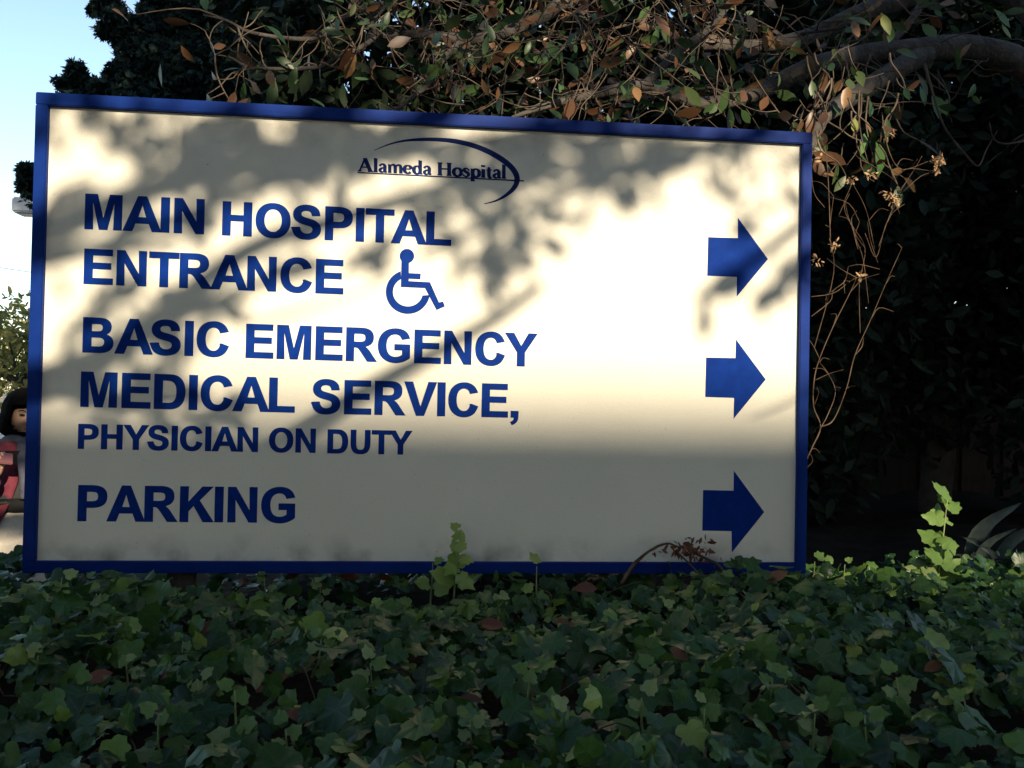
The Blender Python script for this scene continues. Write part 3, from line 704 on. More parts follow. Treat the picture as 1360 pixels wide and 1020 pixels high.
ltint = np.where(rng.random(nn) < .45, rng.uniform(.45, 1, nn), rng.uniform(0, .4, nn)); lsize = rng.uniform(.055, .12, nn)
lnorm = unit(nn) + [.0, -.5, .2]
near = np.argsort(lp[:, 1])[:nn]
# the 300 nearest leaves are parts of their own, the rest one mass
single = near[:300]; rest = near[300:]
mm = {}
for i in single:
    key = (int(rng.integers(0, 6)), round(float(ltint[i]) * 5) / 5)
    if key not in mm: mm[key] = leaf_mesh('leaf', MAGL[key[0]], key[1], M['magnolia'])
    o = link('leaf', mm[key], None, mag)
    fm = frames(lnorm[i:i + 1], ld[i:i + 1])[0]
    o.matrix_local = Matrix.Translation(lp[i]) @ Matrix(fm.tolist()).to_4x4() @ Matrix.Scale(float(lsize[i]), 4)
foliage('leaves', MAGL, lp[rest], lnorm[rest], ld[rest], lsize[rest], ltint[rest], M['magnolia'], mag)['kind'] = 'stuff'

# ------------------------------------------------------------------ dark evergreens behind
def evergreen(px, Y, zc, rx, ry, rz, n, label, trunk=True):
    b = at(px, 700, Y); base = Vector((b.x, b.y, float(bank(b.x, b.y)) - .03))
    t = empty('evergreen_tree', base); tag(t, label, 'tree', 'dark evergreens behind the sign')
    top = zc - base.z
    tube('trunk', [(0, 0, -.1), (.06, 0, top * .35), (-.05, .05, top * .7), (.02, 0, top + rz * .5)], [.17, .14, .11, .03], M['dark_bark'], t, 9, 4, .06)
    d = unit(n) * (rng.random((n, 1)) ** .3)
    d *= 1 + .16 * np.sin(d[:, :1] * 7 + px) * np.cos(d[:, 2:] * 6)
    p = d * [rx, ry, rz] + [0, 0, top]
    p = p[p[:, 2] > .05]; k = len(p)
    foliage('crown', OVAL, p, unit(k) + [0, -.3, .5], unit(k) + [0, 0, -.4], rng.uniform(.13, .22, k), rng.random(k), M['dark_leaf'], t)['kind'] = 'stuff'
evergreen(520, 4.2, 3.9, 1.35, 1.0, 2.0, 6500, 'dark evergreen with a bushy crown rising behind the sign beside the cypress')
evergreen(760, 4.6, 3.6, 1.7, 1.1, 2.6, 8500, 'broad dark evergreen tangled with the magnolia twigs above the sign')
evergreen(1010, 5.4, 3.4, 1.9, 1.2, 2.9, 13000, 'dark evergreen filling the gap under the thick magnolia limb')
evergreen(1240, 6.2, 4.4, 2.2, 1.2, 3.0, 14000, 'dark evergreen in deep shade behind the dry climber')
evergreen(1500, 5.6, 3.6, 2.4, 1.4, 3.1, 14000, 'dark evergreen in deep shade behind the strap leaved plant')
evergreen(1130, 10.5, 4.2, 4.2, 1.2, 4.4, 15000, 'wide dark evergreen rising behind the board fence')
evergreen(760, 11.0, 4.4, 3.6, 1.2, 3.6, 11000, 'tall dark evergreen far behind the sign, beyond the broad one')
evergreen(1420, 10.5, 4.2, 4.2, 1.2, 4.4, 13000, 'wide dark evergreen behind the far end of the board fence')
fence = empty('board_fence', (4.6, 8.2, .45)); tag(fence, 'dark weathered board fence in deep shade behind the evergreens', 'fence')
fm_ = box_mesh('board', -.145, .145, -.012, .012, 0, 2.3, .004)
for k in range(46):
    o = link('board', fm_, M['fence'], fence); o.location = (-5.4 + k * .28, .03 * (k % 2), rnd.uniform(-.02, .02))
for z in (.4, 1.8):
    link('fence_rail', box_mesh('fence_rail', -5.6, 7.3, .02, .07, z, z + .09), M['fence'], fence)

# ------------------------------------------------------------------ cypress at the left
cyb = at(330, 700, 8.0)
cyp = empty('cypress_tree', (cyb.x, cyb.y, 0)); tag(cyp, 'dark blue green cypress against the bright sky behind the sign corner', 'tree')
tube('trunk', [(0, 0, -.1), (.05, 0, 2.5), (0, .1, 5), (.1, 0, 7.5)], [.26, .2, .14, .05], M['dark_bark'], cyp, 10, 4, .05)
cc = [(101, 100, 12, 18), (92, 112, 18, 8), (112, 112, 18, 10), (132, 116, 14, 8), (148, 100, 9, 14), (158, 98, 10, 12), (140, 120, 14, 6), (175, 75, 18, 22), (165, 92, 12, 14), (142, 42, 13, 8), (140, 10, 20, 14), (125, 14, 9, 6), (155, 28, 20, 14), (160, 48, 18, 12),
      (200, 40, 30, 30), (215, 5, 28, 14), (185, 100, 14, 8), (180, 121, 14, 5), (210, 85, 32, 34), (240, 40, 40, 40), (260, 100, 45, 45), (300, 30, 50, 50), (300, 110, 50, 45), (350, 60, 50, 60), (370, 130, 50, 40), (400, 40, 30, 26), (420, 95, 36, 50), (390, 5, 24, 22),
      (33, 228, 7, 9), (36, 248, 8, 12), (40, 238, 12, 20), (60, 250, 30, 24), (200, 150, 60, 40), (130, 160, 60, 40), (300, 180, 80, 60), (420, 170, 60, 60), (330, -60, 90, 50), (240, -50, 50, 40)]
cp, cn, cd, cs = [], [], [], []
O2 = cyp.location
ci = []
for cx_, cy_, rx_, ry_ in cc:
    c0 = at(cx_, cy_, 8.0); k = ppm(c0); n = int(40 + rx_ * ry_ * 1.3)
    dep = max(rx_, ry_) / k
    Yc = rnd.uniform(-.3, .3)
    c = np.array(at(cx_, cy_, 8.0 + Yc)) - np.array(O2)
    d = unit(n) * (rng.random((n, 1)) ** .35)
    d *= rng.uniform(.7, 1.28, (n, 1))
    off = np.outer(d[:, 0] * rx_ / k, np.array(RIGHT)) + np.outer(d[:, 2] * ry_ / k, np.array(UP)) + np.outer(d[:, 1] * dep * .8, np.array(FWD))
    cp.append(c + off); cn.append(unit(n)); cd.append(off / (np.linalg.norm(off, axis=1, keepdims=True) + 1e-6) + unit(n) * .6 + [0, 0, .35]); cs.append(rng.uniform(.045, .1, n))
    ci.append(([(0, 0, max(c[2] - .5, .5)), (c[0] * .5, c[1] * .5, c[2] - .25), tuple(c)], [.05, .03, .012]))
cp = np.concatenate(cp)
foliage('crown', SPRAY, cp, np.concatenate(cn), np.concatenate(cd), np.concatenate(cs), rng.random(len(cp)), M['conifer'], cyp)['kind'] = 'stuff'
for it in ci: tube('branch', it[0], it[1], M['dark_bark'], cyp, 6, 3, .05)

# ------------------------------------------------------------------ ivy
ivy = empty('ivy_bed', (0, -1, .9)); tag(ivy, 'dense dark green ivy carpet covering the bank in front of the sign', 'ivy')
OI = np.array(ivy.location)
n = 24000
px_ = rng.uniform(-3.3, 4.2, n); py_ = rng.uniform(-2.25, 1.0, n)
kp = (py_ < .42 + .25 * np.sin(px_ * 5)) | (rng.random(n) < .35)
kp &= ~((py_ > -.05) & (py_ < .15) & (np.abs(px_) < 1.28) & (rng.random(n) < .8))
px_, py_ = px_[kp], py_[kp]; n = len(px_)
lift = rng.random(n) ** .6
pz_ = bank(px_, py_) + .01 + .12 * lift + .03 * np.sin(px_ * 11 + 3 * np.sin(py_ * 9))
pz_ -= .05 * ((py_ > -.3) & (np.abs(px_ + .15) < 1.15) & (px_ < .9))
pos = np.stack([px_, py_, pz_], 1)
nrm = unit(n) * rng.uniform(.4, 1.2, (n, 1)) + [0, -.5, .85]
drs = unit(n) * [1, 1, .3] + [0, -.5, -.15]
size = np.clip(rng.normal(.044, .019, n), .016, .095)
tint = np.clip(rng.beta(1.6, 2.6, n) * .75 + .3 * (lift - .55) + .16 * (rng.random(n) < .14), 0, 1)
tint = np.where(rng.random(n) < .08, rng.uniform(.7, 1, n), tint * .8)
dist = np.linalg.norm(pos - np.array(CAM), axis=1)
view = (pos - np.array(CAM)); sx = 680 + F * (view @ np.array(RIGHT)) / (view @ np.array(FWD)); sy = 510 - F * (view @ np.array(UP)) / (view @ np.array(FWD))
inview = (sx > 10) & (sx < 1350) & (sy < 1000) & (sy > 700) & (lift > .62)
score = np.where(inview, size / dist, 0)
order = np.argsort(-score); single = order[:300]; rest = order[300:]
mm = {}
for i in single:
    key = (int(rng.integers(0, 14)), round(float(tint[i]) * 6) / 6)
    if key not in mm: mm[key] = leaf_mesh('leaf', IVY[key[0]], key[1], M['ivy'])
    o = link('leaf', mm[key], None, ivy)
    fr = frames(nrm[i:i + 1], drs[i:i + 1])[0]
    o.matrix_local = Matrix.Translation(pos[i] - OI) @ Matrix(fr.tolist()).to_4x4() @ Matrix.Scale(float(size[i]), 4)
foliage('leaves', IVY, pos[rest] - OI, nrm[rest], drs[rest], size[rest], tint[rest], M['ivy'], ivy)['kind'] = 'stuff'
stems = []
for _ in range(170):
    x, y = rnd.uniform(-2.2, 2.6), rnd.uniform(-1.9, .2)
    pts = []; a_ = rnd.uniform(0, 6.3)
    for k in range(5):
        pts.append((x - OI[0], y - OI[1], float(bank(x, y)) + .04 + rnd.uniform(0, .06) - OI[2])); a_ += rnd.uniform(-.6, .6); x += .07 * math.cos(a_); y += .07 * math.sin(a_)
    stems.append((pts, [.002, .0019, .0017, .0015, .001]))
tubes('stems', stems, M['dry'], ivy, 5, 2)['kind'] = 'stuff'

def ivy_ground(px, py):
    """where the sight line through a pixel meets the ivy's surface"""
    d = RIGHT * ((px - 680) / F) + UP * ((510 - py) / F) + FWD
    for k in range(400):
        p = CAM + d * (1.0 + k * .01)
        if p.z < float(bank(p.x, p.y)) + .085: break
    return p

SHM = [leaf_mesh('leaf', IVY[k % 8], t_, M['shoot']) for k in range(6) for t_ in (.1, .5, .95)]
SHD = [leaf_mesh('leaf', IVY[k % 8], t_, M['ivy']) for k in range(6) for t_ in (.85, .95, 1.0)]
stem_m = leaf_mat('young_stem', [(0, (.16, .2, .07)), (1, (.2, .24, .09))], .5, 0)
def shoot(px, py, hpx, label, group=None, lean=0.0, nleaf=6, big=.045, pool=None, Y=None):
    p = at(px, py, Y) if Y is not None else ivy_ground(px, py)
    h = hpx / ppm(p)
    t = empty('ivy_shoot', (p.x, p.y, p.z - .05)); tag(t, label, 'ivy shoot', group)
    pts = [(0, 0, 0), (lean * h * .3, rnd.uniform(-.01, .01), h * .4), (lean * h * .7, rnd.uniform(-.01, .01), h * .75), (lean * h, 0, h + .04)]
    tube('stem', pts, [.0035, .003, .0025, .0015], stem_m, t, 6, 4)
    cv = catmull(pts, 6)
    for k in range(nleaf):
        f_ = .4 + .6 * k / (nleaf - 1)
        c = cv[min(len(cv) - 1, int(f_ * (len(cv) - 1)))]
        a_ = k * 2.4 + rnd.random(); sz = big * rnd.uniform(.7, 1.25) * (1.2 - .55 * f_)
        dv = np.array([[math.cos(a_), math.sin(a_) * .8, rnd.uniform(.5, 1.6) if f_ > .75 else rnd.uniform(-.6, .5)]])
        nv = np.array([[rnd.uniform(-.5, .5), -.7, .7]])
        fr = frames(nv, dv)[0]; dvn = dv[0] / np.linalg.norm(dv[0])
        o = link('leaf', rnd.choice(pool or SHM), None, t)
        tip = np.array(c) + dvn * .012
        o.matrix_local = Matrix.Translation(tip) @ Matrix(fr.tolist()).to_4x4() @ Matrix.Scale(sz, 4)
    return t
gs = 'pale young shoots standing out of the ivy'
def beside(px, py):
    where = 'the left corner of the sign' if px < 95 else 'the PARKING lettering' if px < 400 else 'the middle of the sign' if px < 810 else 'the withered vine' if px < 1060 else 'the tall sunlit shoot'
    return ('just below ' if py < 850 else 'well forward of ') + where
SP = [(75, 802, 40), (42, 815, 32), (124, 805, 22), (222, 800, 20), (362, 790, 28), (425, 796, 24), (35, 905, 40), (180, 905, 34), (275, 930, 34), (318, 985, 75), (500, 905, 30),
      (690, 945, 60), (580, 985, 40), (760, 990, 55), (505, 1000, 48), (905, 850, 48), (1035, 865, 34), (985, 830, 22), (1120, 815, 22), (1205, 935, 42), (1130, 870, 20), (805, 835, 26), (730, 845, 20), (600, 880, 26), (860, 905, 22), (1300, 905, 25),
      (58, 850, 30), (100, 950, 45), (300, 830, 22), (150, 850, 24), (415, 870, 28), (455, 960, 44), (545, 820, 24), (660, 810, 22), (640, 1000, 50), (860, 960, 40), (930, 980, 46), (1010, 930, 36), (1080, 985, 44), (1150, 990, 48), (1260, 850, 28), (1290, 960, 36), (1335, 840, 24), (390, 1005, 44), (215, 985, 44), (960, 800, 18), (240, 870, 24), (1170, 850, 24)]
for px, py, hp in SP:
    shoot(px, py, hp, 'small pale young ivy shoot standing up ' + beside(px, py), gs, rnd.uniform(-.45, .45), rnd.randint(5, 8), .044)
shoot(602, 790, 88, 'tall leafy ivy shoot standing against the lower blue frame of the sign', None, .08, 10, .07, SHD)
shoot(572, 785, 42, 'short ivy shoot with one broad leaf left of the tall one', None, .05, 3, .06, SHD)
shoot(712, 790, 42, 'lone dark ivy leaf sprig lying over the middle of the lower frame', None, 0, 3, .055, SHD)
shoot(1240, 830, 172, 'tall sunlit ivy shoot with bright leaves right of the sign', None, .1, 13, .095, SHM, .02)
shoot(1215, 800, 70, 'sunlit leaning ivy sprig beside the tall sunlit shoot', None, .5, 5, .07, SHM, .06)
for px, py in [(1080, 762), (1097, 764), (1120, 766)]:
    shoot(px, py, 20, 'low ivy sprig catching sun beside the right foot of the sign', 'sunlit sprigs beside the sign', .1, 3, .06, SHM, .16)

# fallen magnolia leaves
LIT = [leaf_mesh('fallen_leaf', oval_shape(80 + k, .26, .95), t_, M['litter']) for k in range(4) for t_ in (.05, .35, .6)]
YEL = [leaf_mesh('fallen_leaf', oval_shape(90, .26, .5), 1.0, M['litter'])]
for px, py, yel in [(112, 916, 0), (237, 900, 0), (385, 906, 0), (333, 778, 0), (379, 776, 0), (260, 839, 0), (155, 784, 0), (184, 786, 0), (450, 772, 0), (379, 957, 0), (670, 840, 0), (792, 790, 0), (640, 940, 0), (538, 957, 1), (771, 835, 0), (944, 917, 0), (911, 888, 0), (1257, 899, 1), (1312, 991, 1), (1220, 902, 0), (1014, 780, 0), (415, 780, 0), (520, 775, 0)]:
    p = ivy_ground(px, py)
    o = link('fallen_leaf', rnd.choice(YEL if yel else LIT))
    sc_ = rnd.uniform(.045, .08) * (.7 if yel else 1)
    fr = frames(np.array([[rnd.uniform(-.5, .5), -.75, .7]]), np.array([[rnd.uniform(-1, 1), rnd.uniform(-.4, .4), rnd.uniform(-.2, .5)]]))[0]
    o.matrix_world = Matrix.Translation(p + Vector((0, -.02, .022))) @ Matrix(fr.tolist()).to_4x4() @ Matrix.Scale(sc_, 4)
    if yel: tag(o, 'small yellow dead leaf caught on the ivy ' + beside(px, py), 'dead leaf', 'yellow dead leaves on the ivy')
    else: tag(o, 'rust brown fallen magnolia leaf on the ivy ' + beside(px, py), 'dead leaf', 'brown fallen leaves on the ivy')

# withered vine against the sign's lower right
dv = at(880, 765, -.05); vine = empty('withered_vine', dv); tag(vine, 'withered brown vine clump arching against the lower right of the sign', 'dead vine')
def vp(px, py, Y=-.04): return rel(at(px, py, Y), dv)
tube('stem', [vp(825, 775, -.1), vp(840, 752), vp(862, 732), vp(885, 722), vp(900, 726)], [.006, .006, .005, .004, .003], M['dry'], vine, 6, 4, .2)
tube('stem', [vp(905, 725), vp(930, 738), vp(955, 752), vp(968, 775, -.1)], [.004, .005, .006, .005], M['dark_bark'], vine, 6, 4, .2)
tube('stem', [vp(892, 728), vp(912, 745, -.06), vp(935, 770, -.1)], [.003, .003, .003], M['dry'], vine, 6, 4, .2)
n = 90; q = np.array([vp(rnd.gauss(915, 14), rnd.gauss(729, 6), rnd.uniform(-.08, -.01)) for _ in range(n)])
foliage('withered_leaves', OVAL, q, unit(n), unit(n), rng.uniform(.012, .035, n), rng.uniform(0, .3, n), M['litter'], vine)['kind'] = 'stuff'
n = 40; q = np.array([vp(840 + 120 * t_ + rnd.uniform(-6, 6), 752 - 60 * t_ * (1 - t_) * 1.5 + rnd.uniform(-6, 6) + 10 * t_, rnd.uniform(-.06, -.03)) for t_ in rng.random(n)])
foliage('withered_bits', OVAL, q, unit(n), unit(n), rng.uniform(.008, .02, n), rng.uniform(0, .3, n), M['litter'], vine)['kind'] = 'stuff'

# dry climber right of the sign
dc = at(1072, 740, .3); dc.z = float(bank(dc.x, dc.y)); dry = empty('dry_climber', dc); tag(dry, 'dry bare climber with withered flower heads beside the sign edge', 'dry shrub')
def Rg(a, b): return (960 + a / 2.04, 300 + b / 2.04)
def Rt(a, b): return (860 + a / 2.72, b / 2.72)
side = []
def ds(pts, r0, r1, Y=.3):
    q_ = [rel(at(*p, Y + rnd.uniform(-.03, .03)), dc) for p in pts]
    tube('stem', q_, np.linspace(r0, r1, len(pts)) * .42, M['dry'], dry, 6, 5, .2)
    for i in range(2, len(q_)):
        for _ in range(1):
            c = np.array(q_[i]); d_ = np.array([rnd.uniform(-1, 1), rnd.uniform(-.6, .6), rnd.uniform(-.5, 1)]); l_ = rnd.uniform(.04, .13)
            side.append(([c, c + d_ * l_ * .5 + np.array([0, 0, .01]), c + d_ * l_ + rng.normal(0, .02, 3)], [.0016, .0012, .0008]))
ds([(1060, 790), (1066, 700)] + [Rg(*p) for p in [(222, 660), (240, 605), (265, 545), (246, 490), (247, 420), (262, 360), (300, 270), (345, 180), (362, 140)]], .008, .003)
ds([Rg(*p) for p in [(265, 545), (300, 525), (335, 440), (358, 350), (400, 255), (440, 160), (485, 60)]], .006, .002)
ds([Rg(*p) for p in [(265, 548), (285, 510), (305, 450), (285, 400), (262, 370)]], .004, .002)
ds([Rg(*p) for p in [(240, 245), (290, 205), (300, 175), (330, 150), (340, 110)]], .004, .002)
ds([Rg(*p) for p in [(240, 192), (300, 182), (345, 150), (385, 130)]], .003, .002)
ds([Rg(*p) for p in [(372, 290), (370, 160), (385, 60), (345, -10), (330, -70)]], .003, .002)
ds([Rg(*p) for p in [(395, 210), (380, 90), (360, 30), (370, -10)]], .0025, .0015)
ds([Rg(*p) for p in [(385, 20), (415, 85), (440, 0), (470, -60)]], .003, .0015)
ds([Rg(*p) for p in [(248, 330), (300, 130), (290, 20), (300, -80)]], .004, .002)
ds([Rg(*p) for p in [(420, 100), (400, 40), (392, -10)]], .002, .0015)
ds([Rt(*p) for p in [(760, 900), (730, 800), (690, 780)]], .003, .0015)
ds([Rt(*p) for p in [(820, 900), (790, 760), (740, 660)]], .003, .0015)
ds([Rt(*p) for p in [(835, 890), (870, 790), (905, 700), (890, 650), (800, 590)]], .003, .0015)
ds([Rt(*p) for p in [(890, 650), (940, 610), (1040, 620)]], .003, .002)
ds([Rt(*p) for p in [(850, 450), (870, 540), (900, 600), (940, 610), (1045, 570)]], .005, .002)
ds([Rt(*p) for p in [(660, 860), (655, 700), (645, 560), (625, 500)]], .005, .002)
ds([Rt(*p) for p in [(640, 750), (600, 690), (590, 560)]], .003, .002)
tubes('side_twigs', side, M['dry'], dry, 5, 3, .2)['kind'] = 'stuff'
def head(px, py, k, s, Y=.28):
    c = rel(at(px, py, Y), dc); q = np.array(c) + unit(k) * (rng.random((k, 1)) ** .5) * s
    foliage('flower_head', OVAL, q, unit(k), unit(k) + [0, 0, -.4], rng.uniform(.012, .026, k), rng.uniform(.55, .9, k), leafhead, dry)
leafhead = leaf_mat('dry_petal', [(0, (.2, .1, .05)), (1, (.5, .33, .19))], .8, .3)
for a_, b_, k, s in [(1246, 213, 34, .022), (1244, 224, 18, .016), (1187, 263, 36, .026), (1180, 258, 14, .02), (1108, 325, 24, .018), (1086, 348, 16, .02), (1142, 365, 12, .014), (1133, 240, 16, .02), (1150, 232, 10, .018), (1163, 232, 12, .014), (1183, 178, 14, .018), (1092, 210, 10, .016)]:
    head(a_, b_, k, s)
hg = at(1250, 90, .8)
hang = empty('hanging_twig', hg); tag(hang, 'thin bare twig hanging in front of the dark shade below the limb', 'twig')
tube('stem', [rel(at(*Rt(*p), .8), hg) for p in [(1000, 230), (1060, 430), (1100, 500), (1150, 560), (1195, 600), (1225, 540), (1265, 470)]], [.006, .005, .005, .005, .004, .003, .002], M['twig'], hang, 6, 4, .1)
tube('stem', [rel(at(*Rt(*p), .8), hg) for p in [(1360, 510), (1290, 520), (1250, 500), (1235, 440)]], [.004, .004, .003, .002], M['twig'], hang, 6, 4, .1)

# broad leaves hanging near the sign's corner
gl = [(1238, 138, 30, .1), (1222, 125, 22, .2), (1136, 166, 18, -.2), (1163, 205, 34, .25), (1148, 190, 26, -.3), (1170, 30, 26, .3), (1185, 45, 20, -.3), (1320, 25, 26, 1.2), (1330, 40, 20, .4), (1295, 120, 18, -.6), (1240, 140, 26, .5)]
grn = leaf_mat('green_magnolia_leaf', [(0, (.05, .12, .03)), (.6, (.10, .2, .045)), (1, (.22, .26, .06))], .4, .35)
for i, (px, py, l_, a_) in enumerate(gl):
    me = leaf_mesh('leaf', MAGL[i % 6], (.1, .5, 1.0)[i % 3], grn); o = link('leaf', me, None, mag)
    c = at(px, py - l_ * .5, .62 if px < 1200 else .95); fr = frames(np.array([[rnd.uniform(-.5, .5), -1, .3]]), np.array([[a_, -.2, -1]]))[0]
    o.matrix_local = Matrix.Translation(rel(c, OM)) @ Matrix(fr.tolist()).to_4x4() @ Matrix.Scale(l_ * 1.3 / ppm(c), 4)

# strap-leaved plant at the right edge
sb = at(1322, 790, .75); sb.z = float(bank(sb.x, sb.y)); sp_ = empty('strap_leaf_plant', sb); tag(sp_, 'grey green plant with upright strap leaves in the shade', 'plant')
def blade(px0, py0, px1, py1, wpx, Y, bend=0.0):
    Y -= .3
    a_, b_ = np.array(rel(at(px0, py0, Y), sb)), np.array(rel(at(px1, py1, Y - .1), sb)); k = ppm(at(px1, py1, Y))
    V, Fc = [], []; nseg = 10
    for i in range(nseg + 1):
        t_ = i / nseg; c = a_ + (b_ - a_) * t_ + np.array([-bend * .09 * math.sin(math.pi * t_) , 0, .05 * math.sin(math.pi * t_)]); wd = wpx / k * .42 * (math.sin(math.pi * (.2 + .8 * t_ ** 1.6)) ** .6 if t_ < 1 else 0.01)
        sd = np.cross(b_ - a_, [0, -1, .2]); sd /= np.linalg.norm(sd)
        V += [c - sd * wd + [0, -.012, 0], c, c + sd * wd + [0, -.012, 0]]
    for i in range(nseg):
        for j in (0, 1): Fc.append((3 * i + j, 3 * i + j + 1, 3 * i + 4 + j, 3 * i + 3 + j))
    me = pydata('blade', V, Fc, True); at2 = me.attributes.new('tint', 'FLOAT', 'FACE'); at2.data.foreach_set('value', [rnd.random()] * len(Fc))
    link('blade', me, M['strap'], sp_)
for b in [(1300, 800, 1354, 668, 26, .75, 1.2), (1306, 800, 1348, 702, 16, .7, .9), (1300, 800, 1275, 712, 14, .75, -.9), (1320, 800, 1400, 690, 20, .8, 1.0), (1305, 800, 1322, 690, 12, .85, .4), (1330, 800, 1385, 735, 16, .65, .8), (1290, 800, 1262, 735, 12, .8, -.8), (1300, 800, 1342, 742, 16, .6, .8), (1312, 800, 1298, 725, 11, .65, -.5), (1340, 800, 1420, 745, 16, .7, .9)]:
    blade(*b)

# ------------------------------------------------------------------ left background: lamp, tree, car, wires
lp_c = at(62, 276, 12.5); k = ppm(lp_c)
lamp = empty('parking_lamp', (lp_c.x + .12, lp_c.y, 0)); tag(lamp, 'grey box shaped parking lot lamp poking out behind the sign', 'street lamp')
lz = lp_c.z; hx = 1 / k
x0 = at(22, 276, 12.5).x - lamp.location.x
hd = link('lamp_head', box_mesh('lamp_head', x0, x0 + .62, -.2, .2, lz - 10 / k, lz + 10 / k, .025), M['metal'], lamp)
link('lens', box_mesh('lens', x0 + .06, x0 + .56, -.15, .15, lz - 10 / k - .012, lz - 10 / k + .002), M['glass'], lamp)
tube('pole', [(.1, 0, -.05), (.1, 0, 2), (.1, 0, lz - .1)], [.07, .06, .05], M['metal'], lamp, 12, 3)
tube('arm', [(.1, 0, lz - .12), (0, 0, lz), (x0 + .5, 0, lz)], [.035, .035, .035], M['metal'], lamp, 8, 3)

def leafy(px, Y, zc, rx, rz, n, label):
    b = at(px, 600, Y); t = empty('roadside_tree', (b.x, b.y, 0)); tag(t, label, 'tree', 'roadside trees beyond the driveway')
    tube('trunk', [(0, 0, -.1), (.1, 0, zc * .4), (0, .1, zc), (.15, 0, zc + rz * .7)], [.16, .13, .09, .03], M['dark_bark'], t, 9, 4, .05)
    for q in range(9):
        a_ = q * .7 + rnd.random(); e_ = (rx * .85 * math.cos(a_), rx * .8 * math.sin(a_), zc + rnd.uniform(-.3, .8) * rz)
        tube('limb', [(.05, 0, zc * .55 + q * .1), (e_[0] * .5, e_[1] * .5, zc * .8), e_], [.06, .04, .01], M['dark_bark'], t, 6, 3, .05)
    d = unit(n) * (rng.random((n, 1)) ** .4)
    d *= 1 + .2 * np.sin(d[:, :1] * 8 + px) * np.cos(d[:, 2:] * 7)
    p = d * [rx, rx, rz] + [0, 0, zc]
    foliage('crown', OVAL, p, unit(n) + [0, -.3, .3], unit(n), rng.uniform(.1, .2, n), rng.random(n), M['autumn'], t)['kind'] = 'stuff'
leafy(34, 15, 2.35, 1.15, .95, 2200, 'small tree with yellowing leaves and bare branches beyond the driveway')
leafy(-70, 24, 2.7, 2.0, 1.5, 3000, 'round yellow green tree standing farther off past the parked car')
leafy(-20, 34, 2.6, 2.6, 1.5, 3000, 'distant pale leafed tree at the end of the driveway')

# utility poles and wires
def pole(px, Y, label):
    b = at(px, 600, Y); t = empty('utility_pole', (b.x, b.y, 0)); tag(t, label, 'utility pole', 'utility poles')
    tube('pole', [(0, 0, -.1), (0, 0, 4), (0, 0, 8.6)], [.14, .12, .09], M['dark_bark'], t, 9, 2, .03)
    link('crossarm', box_mesh('crossarm', -1.0, 1.0, -.06, .06, 7.9, 8.02, .01), M['dark_bark'], t)
    return t
pole(-140, 26, 'wooden utility pole carrying wires left of the driveway'); pole(330, 38, 'wooden utility pole hidden by the cypress')
for (a_, b_, lab) in [((-140, 330, 26), (140, 372, 38), 'thin dark wire strung high above the roadside trees'), ((-140, 385, 26), (140, 425, 38), 'thin dark wire running lower just over the small yellowing tree')]:
    p0, p1 = at(*a_), at(*b_); md = (p0 + p1) / 2 - Vector((0, 0, .12))
    tag(tube('overhead_wire', [p0, md, p1], [.014] * 3, M['dark_bark'], None, 5, 6), lab, 'wire')

# parked blue car, seen only by its end
M['car'] = mat('blue_car_paint', (.03, .12, .32), .25, spec=.6); M['tyre'] = mat('tyre_rubber', (.02, .02, .02), .8); M['rim'] = mat('wheel_rim', (.5, .5, .52), .35, metal=.8)
M['lens_red'] = mat('tail_lamp', (.35, .02, .02), .2); M['lens_white'] = mat('head_lamp', (.7, .72, .75), .15)
cr = at(8, 600, 9.5)
car = empty('parked_car', (cr.x - 2.15, 9.5, 0), 0); tag(car, 'blue parked car by the driveway behind the person', 'car')
prof = [(-2.1, .32), (-2.15, .62), (-2.05, .86), (-1.25, .95), (-.55, 1.40), (.75, 1.42), (1.55, .98), (2.08, .92), (2.14, .62), (2.1, .32)]
def body_mesh(name, pr, ws, taper):
    bm = bmesh.new(); rows = []
    secs = [(-1.0, .93), (-.86, 1.0), (.86, 1.0), (1.0, .93)]
    for sy_, sc_ in secs:
        rows.append([bm.verts.new((x * (1 if abs(sy_) < .9 else .985), sy_ * ws * (1 - taper * max(0, (z - .9))), .32 + (z - .32) * (sc_ if abs(sy_) > .9 else 1))) for x, z in pr])
    m = len(pr)
    for a in range(3):
        for i in range(m): bm.faces.new((rows[a][i], rows[a][(i + 1) % m], rows[a + 1][(i + 1) % m], rows[a + 1][i]))
    bm.faces.new(rows[0]); bm.faces.new(list(reversed(rows[3])))
    bmesh.ops.recalc_face_normals(bm, faces=bm.faces[:]); bmesh.ops.bevel(bm, geom=bm.edges[:], offset=.03, segments=2, affect='EDGES')
    me = bpy.data.meshes.new(name); bm.to_mesh(me); bm.free(); smooth(me); return me
link('body', body_mesh('body', prof, .86, .28), M['car'], car)
